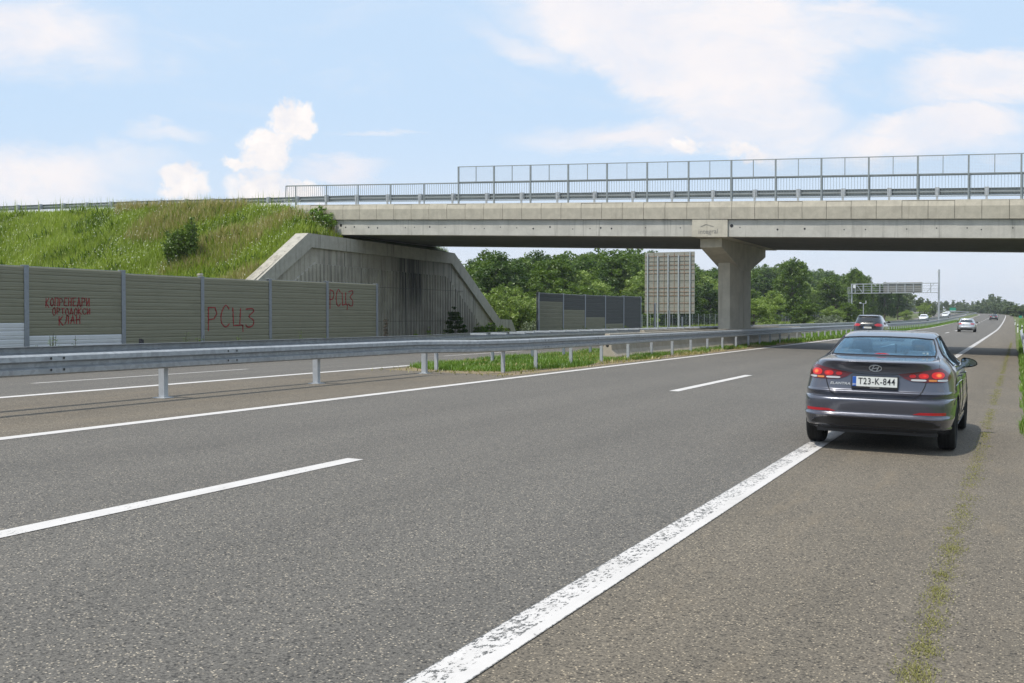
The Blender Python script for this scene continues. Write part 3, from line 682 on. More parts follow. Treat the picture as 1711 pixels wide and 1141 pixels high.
# concrete barrier segments around the pier
def jersey():
    mb = MB(); pr_ = [(-.30, 0), (.30, 0), (.30, .08), (.16, .30), (.09, .85), (-.09, .85), (-.16, .30), (-.30, .08)]
    mb.prism(pr_, 'y', 0, 3.96); return mb
jm = None
NJ = 9
for row, X in enumerate((-12.62, -13.98)):
    for i in range(NJ - 2 * row):
        s = 35.2 + 4 * i + 8 * row; a = ym(X, s)
        if jm is None:
            jo = jersey().build('concrete_barrier', 'jersey_concrete', bevel=.012); jm = jo; o = jo
            mbh = MB(); mbh.lathe([(0, 0), (0, .055)], (0, -.006, .45), 'y', 16); ho = mbh.build('lifting_hole', 'dark_trim', jo)
        else: o = copy_tree(jm)
        o.location = (a[0], a[1], a[2] - .0)
        where = ['first', 'second', 'third', 'fourth', 'fifth', 'sixth', 'seventh', 'eighth', 'ninth'][i]
        tag(o, 'weathered concrete barrier segment, %s from the open end of the row %s' % (where, 'facing the sedan lanes' if row == 0 else 'facing the noise barriers'), 'concrete barrier', 'concrete barrier segments around the pier')

# ---------------------------------------------------------------- noise barriers
def ribbed_panel(mb, X, y0, y1, z0, z1, pitch=.25):
    """horizontally ribbed cassette panel"""
    n = max(1, round((z1 - z0) / pitch)); h = (z1 - z0) / n; prof_ = []
    for i in range(n):
        z = z0 + i * h
        prof_ += [(.022, z), (.042, z + .012), (.05, z + h * .30), (.040, z + h * .36), (.040, z + h * .42), (.05, z + h * .48), (.052, z + h * .85), (.036, z + h * .97)]
    prof_ += [(.02, z1), (-.05, z1), (-.05, z0)]
    mb.prism([(X + a, z) for a, z in prof_], 'y', y0, y1)
def noise_barrier(X, ys, tops, splits, lab, cols, grp):
    zb_ = -.06
    e = empty('noise_barrier', (X, ys[0], 0), lab, 'noise barrier', grp)
    def p(mb, nm, mm):
        o = mb.build(nm, mm, e); o.location = (-X, -ys[0], 0); return o
    for i, y in enumerate(ys):
        t_ = max(tops[max(0, i - 1)], tops[min(i, len(tops) - 1)]) + .03; mb = MB()
        mb.box(X + .06, X + .074, y - .09, y + .09, zb_, t_); mb.box(X - .074, X - .06, y - .09, y + .09, zb_, t_); mb.box(X - .06, X + .06, y - .006, y + .006, zb_, t_); p(mb, 'post', 'post_steel')
        mb = MB(); mb.box(X - .08, X + .08, y - .095, y + .095, t_, t_ + .012); p(mb, 'post_cap', 'galvanised_light')
    for i in range(len(ys) - 1):
        sp = splits[i]
        mb = MB(); ribbed_panel(mb, X, ys[i] + .03, ys[i + 1] - .03, sp, tops[i]); p(mb, 'upper_panel' if sp > 0 else 'panel', cols[i][0])
        if sp > 0: mb = MB(); ribbed_panel(mb, X, ys[i] + .03, ys[i + 1] - .03, 0, sp - .002); p(mb, 'lower_panel', cols[i][1])
        mb = MB(); mb.box(X - .04, X + .03, ys[i] + .03, ys[i + 1] - .03, tops[i], tops[i] + .012); p(mb, 'top_strip', 'galvanised_light')
    return e
BXX = -27.7
ys1 = [4.3, 8.35, 12.4, 16.4, 20.45, 24.47, 28.5, 32.49, 36.58, 40.65, 44.78]
nb1 = noise_barrier(BXX, ys1, [3.3] * 4 + [3.23, 3.23, 3.15, 3.15, 3.2, 3.23], [1.75, 1.75, 1.75, 1.75, 1.5, 1.10, 0, 0, 0, 0],
    'long olive ribbed noise barrier with red graffiti below the grassy embankment', [('barrier_olive', 'barrier_grey')] * 10, 'roadside noise barriers')
ys2 = [64.17, 68.3, 72.4, 76.55, 80.7, 84.95]
nb2 = noise_barrier(BXX, ys2, [3.24, 3.24, 3.26, 3.28, 3.33], [2.72, 2.2, 1.7, 1.22, 0],
    'shorter noise barrier of dark panels over olive ones, standing beyond the bridge', [('barrier_dark', 'barrier_olive')] * 5, 'roadside noise barriers')
lone = ['tallest bare steel post in front of the big sign', 'middle bare steel post in front of the big sign', 'shortest bare steel post near the pier side of the big sign']
for (Y, t_), lb in zip([(88.9, 2.95), (93.0, 2.35), (97.1, 1.80)], lone):
    mb = MB(); mb.box(-.06, .06, -.006, .006, 0, t_); mb.box(.06, .074, -.09, .09, 0, t_); mb.box(-.074, -.06, -.09, .09, 0, t_)
    o = mb.build('steel_post', 'post_steel'); o.location = (BXX, Y, -.05); tag(o, lb, 'post', 'bare posts past the end of the noise barrier')
mb = MB(); mb.box(-.05, .05, -.08, .08, 0, .3); mb.prism([(-.08, .3), (.08, .3), (.06, .38), (-.05, .36)], 'y', -.1, .1)
o = mb.build('marker_stone', 'parapet_concrete'); q = on_x(334, 460, -28.6); o.location = (q[0], q[1], q[2] - .3); o.parent = None
tag(o, 'small pale cap sticking up behind the top edge of the noise barrier', 'marker')
mb2 = MB(); mb2.box(-.04, .04, -.05, .05, -q[2] + .2, .0); o2 = mb2.build('stem', 'parapet_concrete', o)
# graffiti: brush strokes on the panels
G = {  # strokes in a unit box, y up
 'K': [[(0, 1), (0, 0)], [(.8, 1), (.05, .5), (.85, 0)]], 'O': [[(.5, 1), (.1, .75), (.05, .3), (.4, 0), (.8, .2), (.85, .7), (.5, 1)]],
 'P': [[(.1, 0), (.1, 1)], [(.1, 1), (.1, 0)]], 'PI': [[(0, 0), (.05, 1), (.85, 1), (.85, 0)]], 'R': [[(.05, 0), (.05, 1), (.7, .95), (.85, .7), (.6, .5), (.05, .48)]],
 'E': [[(.8, 1), (.05, .95), (.05, .0), (.8, .05)], [(.05, .5), (.65, .5)]], 'YE': [[(.85, .9), (.4, 1), (.05, .6), (.1, .15), (.5, 0), (.85, .1)], [(.05, .5), (.6, .5)]],
 'N': [[(.05, 1), (.05, 0)], [(.8, 1), (.8, 0)], [(.05, .5), (.8, .5)]], 'D': [[(-.05, -.15), (0, .1), (.9, .1), (.9, -.15)], [(.1, .1), (.45, 1), (.8, .1)]],
 'I': [[(.05, 1), (.05, 0), (.8, .95), (.8, 0)]], 'T': [[(0, 1), (.9, 1)], [(.45, 1), (.45, 0)]], 'S': [[(.85, .85), (.45, 1), (.05, .6), (.1, .2), (.5, 0), (.9, .15)]],
 'L': [[(0, 0), (.25, .3), (.45, 1), (.8, .95), (.8, 0)]], 'A': [[(0, 0), (.45, 1), (.85, 0)], [(.15, .4), (.75, .4)]],
 'TS': [[(.0, 1), (.05, .08), (.85, .12), (1.0, .1), (.98, -.28)], [(.72, 1), (.72, .1)]], 'Z': [[(.05, .95), (.7, 1), (.85, .85), (.35, .58), (.85, .35), (.75, .05), (.3, -.02), (.0, .12)]],
}
def graffiti(letters, x0, y0, x1, y1, slope, wpx, seed, lead=None):
    """letters across the measured box, bottom y1, painted on the panel faces"""
    rnd = random.Random(seed); mb = MB(); n = len(letters); w_ = (x1 - x0) / n; Xf = BXX + .056
    for i, L in enumerate(letters):
        ox = x0 + i * w_; oy = y1 + slope * (ox - x0); hh = (y1 - y0) * rnd.uniform(.9, 1.08)
        if L == lead: hh *= 1.25; oy += (y1 - y0) * .2
        for st in G[L]:
            pts = [on_x(ox + (a * .8 + rnd.uniform(-.03, .03)) * w_, oy - (b + rnd.uniform(-.03, .03)) * hh, Xf) for a, b in st]
            fin = []; rnd_ = L in ('O', 'S', 'YE', 'Z'); m4 = len(pts)
            for i_ in range(m4 - 1):
                a, b = pts[i_], pts[i_ + 1]; p0 = pts[i_ - 1] if i_ else a; p3 = pts[i_ + 2] if i_ + 2 < m4 else b
                for k_ in range(4):
                    u_ = k_ / 4
                    if rnd_: fin.append(tuple(.5 * (2 * a[j] + (b[j] - p0[j]) * u_ + (2 * p0[j] - 5 * a[j] + 4 * b[j] - p3[j]) * u_ * u_ + (3 * a[j] - p0[j] - 3 * b[j] + p3[j]) * u_ ** 3) for j in range(3)))
                    else: fin.append(tuple(a[j] + (b[j] - a[j]) * u_ for j in range(3)))
            fin.append(pts[-1])
            for a, b in zip(fin, fin[1:]):
                r_ = wpx * rnd.uniform(.75, 1.15); d = Vector((0, b[1] - a[1], b[2] - a[2])); 
                if d.length < 1e-5: continue
                d.normalize(); nrm_ = Vector((0, -d.z, d.y)) * r_; e_ = d * r_ * .6; vs = []
                for q, sgn_ in ((Vector(a) - e_, 1), (Vector(b) + e_, 1)): vs += [q + nrm_, q - nrm_]
                A_ = [(Xf + .004, v.y, v.z) for v in vs]; B_ = [(Xf - .02, v.y, v.z) for v in vs]
                mb.add(A_ + B_, [(0, 2, 3, 1), (4, 5, 7, 6), (0, 1, 5, 4), (2, 6, 7, 3), (0, 4, 6, 2), (1, 3, 7, 5)])
    o = mb.build('graffiti', 'graffiti_red', nb1); o.location = (-BXX, -ys1[0], 0); return o
graffiti(['K', 'O', 'PI', 'R', 'YE', 'N', 'E', 'D', 'R', 'I'], 77, 498, 152, 511, -.0, .012, 1, 'K')
graffiti(['O', 'R', 'T', 'O', 'D', 'O', 'K', 'S', 'I'], 88, 515, 153, 525, -.0, .011, 2, 'O')
graffiti(['K', 'L', 'A', 'N'], 99, 528, 137, 541, -.02, .014, 3, 'K')
graffiti(['R', 'S', 'TS', 'Z'], 348, 512, 431, 546, .0, .022, 4, 'R')
graffiti(['R', 'S', 'TS', 'Z'], 551, 486, 593, 511, .0, .022, 5, 'R')

# ---------------------------------------------------------------- big sign seen from the back
e = empty('road_sign', (-31.2, 105, 0), 'big grey sign seen from behind with rusty cross rails on five posts', 'road sign')
def p_(mb, name, m): o = mb.build(name, m, e); o.location = (31.2, -105, 0); return o
mb = MB(); x0, x1, z0, z1 = -33.78, -28.7, 2.06, 8.12
nx, nz_ = 5, 10
for i in range(nx):
    for j in range(nz_):
        a = x0 + (x1 - x0) * i / nx; b = x0 + (x1 - x0) * (i + 1) / nx; c_ = z0 + (z1 - z0) * j / nz_; d_ = z0 + (z1 - z0) * (j + 1) / nz_
        mb.box(a + .008, b - .008, 105.0, 105.03, c_ + .008, d_ - .008)
p_(mb, 'panel', 'sign_back')
mb = MB(); mb.box(x0 + .02, x1 - .02, 105.031, 105.04, z0 + .02, z1 - .02); p_(mb, 'sign_face', 'green_sign')
for zz in (2.32, 3.1, 3.85, 4.2, 4.62, 5.35, 6.05, 6.42, 6.85, 7.25, 7.72): mb = MB(); mb.box(x0 + .05, x1 - .05, 104.955, 104.995, zz - .022, zz + .022); p_(mb, 'cross_rail', 'rust' if zz not in (7.25, 5.35) else 'sign_back')
for xx in (-32.85, -31.8, -30.75, -29.75): mb = MB(); mb.box(xx - .018, xx + .018, 104.96, 104.99, z0 + .02, z1 - .1); p_(mb, 'stiffener', 'rust')
for xx, zt in ((-33.45, 8.0), (-32.4, 7.75), (-31.35, 7.9), (-30.3, 7.8), (-29.15, 8.12)): mb = MB(); mb.box(xx - .055, xx + .055, 104.84, 104.95, -.3, zt); p_(mb, 'post', 'galvanised_light')

# ---------------------------------------------------------------- gantry over the opposite carriageway
gzb = zr(207)
e = empty('sign_gantry', (-20, 207, gzb), 'tall steel gantry with a variable message board spanning the opposite lanes', 'gantry')
def p_(mb, name, m='galvanised_light'): o = mb.build(name, m, e); o.location = (20, -207, -gzb); return o
XL, XR, ZB, ZT = -27.5, -12.75, 6.1, 7.75
for X, zt in ((XL, ZT), (XR, 10.15)):
    mb = MB(); mb.bar((X, 207, gzb - .6), (X, 207, zt), .16 if X == XR else .13, n=10); p_(mb, 'column')
mb = MB()
for yy in (206.5, 207.5):
    for zz in (ZB, ZT): mb.bar((XL - .1, yy, zz), (XR, yy, zz), .075)
    for zz in (6.55, 6.85, 7.3): mb.bar((XL, yy, zz), (XR, yy, zz), .022)
p_(mb, 'chord')
k = 0; xx = XL + .6
while xx < XR:
    mb = MB()
    for yy in (206.5, 207.5): mb.bar((xx, yy, ZB), (xx, yy, ZT), .05)
    mb.bar((xx, 206.5, ZB), (xx, 207.5, ZB), .04); p_(mb, 'upright'); xx += 1.42
mb = MB()
for yy in (206.5,): mb.bar((XL + .8, yy, ZT), (XL + 2.0, yy, ZB), .05); mb.bar((XR - 2.0, yy, ZB), (XR - .7, yy, ZT), .05)
p_(mb, 'brace')
mb = MB(); mb.box(-22.1, -15.55, 207.62, 207.95, ZB + .08, ZT + .22); p_(mb, 'message_board', 'sign_back')
mb = MB()
for i in range(14): mb.box(-22.0 + i * .47, -21.96 + i * .47, 207.585, 207.62, ZB + .1, ZT + .2)
for i in range(5): mb.box(-22.08, -15.57, 207.59, 207.61, ZB + .3 + i * .32, ZB + .33 + i * .32)
p_(mb, 'board_ribs', 'post_steel')
mb = MB(); mb.box(XL + .35, XL + .75, 206.2, 206.45, 7.0, 7.6); p_(mb, 'cabinet', 'white_paint')
mb = MB()
for dx in (-.55, -.3): mb.bar((XL + dx, 206.9, 3.2), (XL + dx, 206.9, 7.3), .03)
for i in range(14): mb.bar((XL - .55, 206.9, 3.3 + i * .28), (XL - .3, 206.9, 3.3 + i * .28), .018)
for i in range(5):
    for s_ in range(8): mb.bar((XL - .42 + .33 * math.cos(s_ * .785), 206.9 + .33 * math.sin(s_ * .785), 3.5 + i * .7), (XL - .42 + .33 * math.cos((s_ + 1) * .785), 206.9 + .33 * math.sin((s_ + 1) * .785), 3.5 + i * .7), .02)
mb.box(XL - .7, XL + .1, 206.5, 207.4, 6.05, 6.12); mb.bar((XL - .7, 206.5, 6.1), (XL - .7, 206.5, 7.1), .03); mb.bar((XL - .7, 206.5, 7.1), (XL, 206.5, 7.1), .03)
p_(mb, 'ladder')
mb = MB(); mb.box(XR - .35, XR - .1, 206.85, 207.1, 9.65, 9.85); mb.bar((XR - .1, 207, 9.75), (XR, 207, 9.75), .03); mb.box(-19.7, -19.5, 206.9, 207.1, ZT + .1, ZT + .42); p_(mb, 'camera', 'white_paint')
mb = MB()
for xx in (-20.6, -16.9): mb.box(xx - .12, xx + .12, 206.35, 206.55, ZB - .15, ZB + .05)
p_(mb, 'sensor', 'dark_trim')
# sensor mast
gz = zr(200); e = empty('sensor_mast', (-24.6, 200, gz), 'slim grey mast with a short crossarm and two small sensors beside the gantry ladder', 'mast')
mb = MB(); mb.bar((0, 0, -.4), (0, 0, 3.9), .07, n=8); mb.build('pole', 'galvanised_light', e)
mb = MB(); mb.bar((-.55, 0, 3.9), (.45, 0, 3.9), .045); mb.build('crossarm', 'galvanised_light', e)
mb = MB(); mb.lathe([(-.1, .0), (-.1, .16), (.08, .2), (.12, 0)], (-.5, 0, 4.02), 'z', 10); mb.box(.38, .48, -.05, .05, 3.95, 4.4); mb.build('sensor', 'white_paint', e)
# green signs far off
def green_sign(x, y, w_, z0, z1, lab, white=True):
    gz_ = ground_z(x, y); e = empty('direction_sign', (x, y, gz_), lab, 'road sign', 'green signs far along the road')
    mb = MB(); mb.box(-w_ / 2, w_ / 2, -.04, .04, z0 - gz_, z1 - gz_); mb.build('sign_panel', 'green_sign', e)
    if white:
        mb = MB(); mb.box(-w_ / 2 + .1, w_ / 2 - .1, -.055, -.042, z0 - gz_ + .1, z0 - gz_ + (z1 - z0) * .3); mb.build('white_field', 'white_paint', e)
    for s_ in (-.3, .3): mb = MB(); mb.bar((s_ * w_, .1, -.3), (s_ * w_, .1, z1 - gz_ - .1), .07); mb.build('post', 'galvanised_light', e)
a = on_y(1592, 521, 560); b = on_y(1592, 514, 560)
green_sign(a[0], 560, 2.75, a[2], b[2], 'green direction sign with a white lower field in front of the far trees')
a = on_y(1705, 531, 330); b = on_y(1705, 528, 330)
green_sign(a[0], 330, .8, a[2], b[2] + .1, 'small green sign on the grass verge far down the hard shoulder', False)
# delineators
def delineator(s, X, lab, grp='roadside marker posts'):
    a = road_pt(s, X); e = empty('marker_post', a, lab, 'marker post', grp)
    mb = MB(); mb.prism([(-.06, 0), (.06, 0), (.05, .95), (-.04, 1.0)], 'y', -.04, .04); mb.build('post', 'white_paint', e)
    mb = MB(); mb.prism([(-.062, .62), (.062, .62), (.062, .82), (-.062, .74)], 'y', -.043, .043); mb.build('black_band', 'ink', e)
delineator(118, .45, 'white marker post with a black band, nearest on the verge beyond the guard rail')
delineator(136, .1, 'white marker post with a black band, second on the verge beyond the guard rail')
delineator(215, -.1, 'white marker post with a black band, farthest on the verge beyond the guard rail')
q = on_x(236, 572, -24.5); 
e = empty('marker_post', (q[0], q[1], prof(q[0])), 'black topped white marker post standing in front of the noise barrier', 'marker post', 'roadside marker posts')
mb = MB(); mb.prism([(-.06, 0), (.06, 0), (.05, .72), (-.04, .76)], 'x', -.04, .04); mb.build('post', 'white_paint', e)
mb = MB(); mb.prism([(-.065, .7), (.065, .7), (.055, .9), (-.045, .93)], 'x', -.05, .05); mb.build('black_cap', 'ink', e)
# wire fence along the foot of the wood
def wirefence(pts, lab, h=1.55, sp=3.0):
    P3 = [Vector((a, b, ground_z(a, b))) for a, b in pts]; e = empty('wire_fence', P3[0], lab, 'fence', 'wire fences')
    L = P3[0]; mbw = MB()
    for a, b in zip(P3, P3[1:]):
        n = max(1, int((b - a).length / sp))
        for i in range(n):
            q = a + (b - a) * (i / n); mb = MB(); mb.bar(q, q + Vector((0, 0, h + .1)), .022); o = mb.build('post', 'galvanised_light', e); o.location = -L
        for k_ in range(9): mbw.bar(a + Vector((0, 0, .15 + k_ * (h - .2) / 8)), b + Vector((0, 0, .15 + k_ * (h - .2) / 8)), .006, n=3)
        m_ = int((b - a).length / .25)
        for i in range(m_): q = a + (b - a) * (i / m_); mbw.bar(q + Vector((0, 0, .1)), q + Vector((0, 0, h)), .0022, n=3)
    o = mbw.build('wire_mesh', 'galvanised', e); o.location = -L
wirefence([(-39, 84), (-39, 290)], 'long wire fence on thin posts along the foot of the wood', sp=3.0, h=1.9)
wirefence([(-33.5, 72.2), (-39, 77)], 'short wire fence between the wing wall and the light green shrub', sp=1.8)

# ================================================================ vehicles
class Body:
    """car shell as stacked plan outlines. rows: (z, rear y, front y, half width, fullness)"""
    def __init__(s, rows, sub=6, nt=112):
        s.rows = rows; P_ = [np.array(r, float) for r in rows]; dense = []
        n = len(P_)
        for i in range(n - 1):
            p0, p1, p2, p3 = P_[max(0, i - 1)], P_[i], P_[i + 1], P_[min(n - 1, i + 2)]
            for k in range(sub):
                t_ = k / sub
                # limited catmull rom: keeps creases where rows are close
                m1 = (p2 - p0) * .5; m2 = (p3 - p1) * .5; d = p2 - p1
                for j in range(5):
                    if d[j] == 0 or m1[j] * d[j] <= 0: m1[j] = 0
                    elif abs(m1[j]) > 2.2 * abs(d[j]): m1[j] = 2.2 * d[j]
                    if d[j] == 0 or m2[j] * d[j] <= 0: m2[j] = 0
                    elif abs(m2[j]) > 2.2 * abs(d[j]): m2[j] = 2.2 * d[j]
                h00 = 2 * t_**3 - 3 * t_**2 + 1; h10 = t_**3 - 2 * t_**2 + t_; h01 = -2 * t_**3 + 3 * t_**2; h11 = t_**3 - t_**2
                dense.append(h00 * p1 + h10 * m1 + h01 * p2 + h11 * m2)
        dense.append(P_[-1]); s.d = dense; s.nt = nt
        s.z = np.array([r[0] for r in dense])
    def at(s, z):
        z = min(max(z, s.z[0]), s.z[-1]); i = int(np.searchsorted(s.z, z)); i = min(max(i, 1), len(s.z) - 1)
        a, b = s.d[i - 1], s.d[i]; f_ = 0 if b[0] - a[0] < 1e-9 else (z - a[0]) / (b[0] - a[0]); return a + (b - a) * f_
    def rear(s, x, z):
        _, yr, yf, w_, n = s.at(z); c = (yr + yf) / 2; a = (yf - yr) / 2; q = min(1, abs(x) / w_); return c - a * (1 - q**n) ** (1 / n)
    def front(s, x, z):
        _, yr, yf, w_, n = s.at(z); c = (yr + yf) / 2; a = (yf - yr) / 2; q = min(1, abs(x) / w_); return c + a * (1 - q**n) ** (1 / n)
    def side(s, y, z):
        _, yr, yf, w_, n = s.at(z); c = (yr + yf) / 2; a = (yf - yr) / 2; q = min(1, abs(y - c) / a); return w_ * (1 - q**n) ** (1 / n)
    def mesh(s):
        mb = MB(); nt = s.nt; vs = []
        for z, yr, yf, w_, n in s.d:
            c = (yr + yf) / 2; a = (yf - yr) / 2
            for i in range(nt):
                t_ = 2 * math.pi * i / nt; ct, st = math.cos(t_), math.sin(t_)
                vs.append((w_ * math.copysign(abs(st) ** (2 / n), st), c - a * math.copysign(abs(ct) ** (2 / n), ct), z))
        k = len(s.d)
        fs = [(i * nt + j, i * nt + (j + 1) % nt, (i + 1) * nt + (j + 1) % nt, (i + 1) * nt + j) for i in range(k - 1) for j in range(nt)]
        b0 = len(vs); vs.append((0, (s.d[0][1] + s.d[0][2]) / 2, s.d[0][0])); b1 = len(vs); vs.append((0, (s.d[-1][1] + s.d[-1][2]) / 2, s.d[-1][0]))
        fs += [(b0, (j + 1) % nt, j) for j in range(nt)] + [(b1, (k - 1) * nt + j, (k - 1) * nt + (j + 1) % nt) for j in range(nt)]
        mb.add(vs, fs); return mb
def interp(pl, x):
    for (a, b), (c, d) in zip(pl, pl[1:]):
        if x <= c: return b + (d - b) * (x - a) / (c - a) if c > a else d
    return pl[-1][1]
def patch(surf, us, lo, hi, off, thick=.02, nv_=8, flip=1, axis='rear'):
    """curved sheet lying on the body: u across, between the lo(u) and hi(u) curves; off = proud of the surface"""
    mb = MB(); vs = []; N = nv_ + 1
    def pt(u, v, d):
        if axis == 'rear': return (u, surf(u, v) - d, v)
        if axis == 'front': return (u, surf(u, v) + d, v)
        return (flip * (surf(u, v) + d), u, v)
    for d in (off, off - thick):
        for u in us:
            a, b = interp(lo, u), interp(hi, u)
            for j in range(N): vs.append(pt(u, a + (b - a) * j / nv_, d))
    K = len(us); o = K * N
    fs = [(i * N + j, i * N + j + 1, (i + 1) * N + j + 1, (i + 1) * N + j) for i in range(K - 1) for j in range(nv_)]
    fs += [tuple(q + o for q in f_[::-1]) for f_ in fs]
    for i in range(K - 1): fs += [(i * N, (i + 1) * N, (i + 1) * N + o, i * N + o), (i * N + nv_, i * N + nv_ + o, (i + 1) * N + nv_ + o, (i + 1) * N + nv_)]
    for j in range(nv_): fs += [(j, j + o, j + 1 + o, j + 1), ((K - 1) * N + j, (K - 1) * N + j + 1, (K - 1) * N + j + 1 + o, (K - 1) * N + j + o)]
    mb.add(vs, fs); return mb
def lin(a, b, n): return [a + (b - a) * i / (n - 1) for i in range(n)]
def rib(pts, r): 
    mb = MB()
    for a, b in zip(pts, pts[1:]): mb.bar(a, b, r, n=4)
    return mb
def wheel(parent, x, y, z, r, wid, side, spokes=5):
    mb = MB(); h = wid / 2
    pr_ = [(-h * .8, r * .62), (-h, r * .68), (-h, r * .9), (-h * .82, r * .975), (-h * .4, r), (-h * .38, r * .985), (-h * .34, r * .985), (-h * .32, r), (h * -.02, r), (0, r * .985), (h * .04, r), (h * .32, r), (h * .34, r * .985), (h * .38, r * .985), (h * .4, r), (h * .82, r * .975), (h, r * .9), (h, r * .68), (h * .8, r * .62)]
    mb.lathe(pr_, (0, 0, 0), 'x', 40)
    o = empty('wheel', (x, y, z)); o.parent = parent
    mb.build('tyre', 'black_rubber', o, smooth=False)
    mb = MB(); s_ = side
    mb.lathe([(s_ * -h * .8, r * .64), (s_ * h * .2, r * .56), (s_ * h * .7, r * .60), (s_ * h * .86, r * .66), (s_ * h * .8, r * .68), (s_ * -h * .7, r * .66)], (0, 0, 0), 'x', 32)
    for i in range(spokes):
        a = 2 * math.pi * i / spokes
        for da in (-.16, .16): mb.bar((s_ * h * .62, math.cos(a + da) * r * .12, math.sin(a + da) * r * .12), (s_ * h * .72, math.cos(a + da * .8) * r * .6, math.sin(a + da * .8) * r * .6), r * .05, r * .04, n=5)
    mb.lathe([(s_ * h * .75, 0), (s_ * h * .75, r * .12), (s_ * h * .4, r * .16)], (0, 0, 0), 'x', 16)
    mb.build('rim', 'rim_metal', o)
    return o
def boolean(o, cutters):
    for c in cutters: c.parent = o.parent
    for c in cutters:
        m_ = o.modifiers.new('cut', 'BOOLEAN'); m_.operation = 'DIFFERENCE'; m_.object = c; m_.solver = 'EXACT'
    dg = bpy.context.evaluated_depsgraph_get(); dg.update()
    me = bpy.data.meshes.new_from_object(o.evaluated_get(dg)); o.modifiers.clear(); o.data = me
    for c in cutters: bpy.data.objects.remove(c)
def smooth_obj(o, ang=32):
    me = o.data; me.polygons.foreach_set('use_smooth', [True] * len(me.polygons))
    bm = bmesh.new(); bm.from_mesh(me)
    for e_ in bm.edges:
        if len(e_.link_faces) == 2 and e_.calc_face_angle(0) > R(ang): e_.smooth = False
    bm.to_mesh(me); bm.free()

def person_parts(): pass

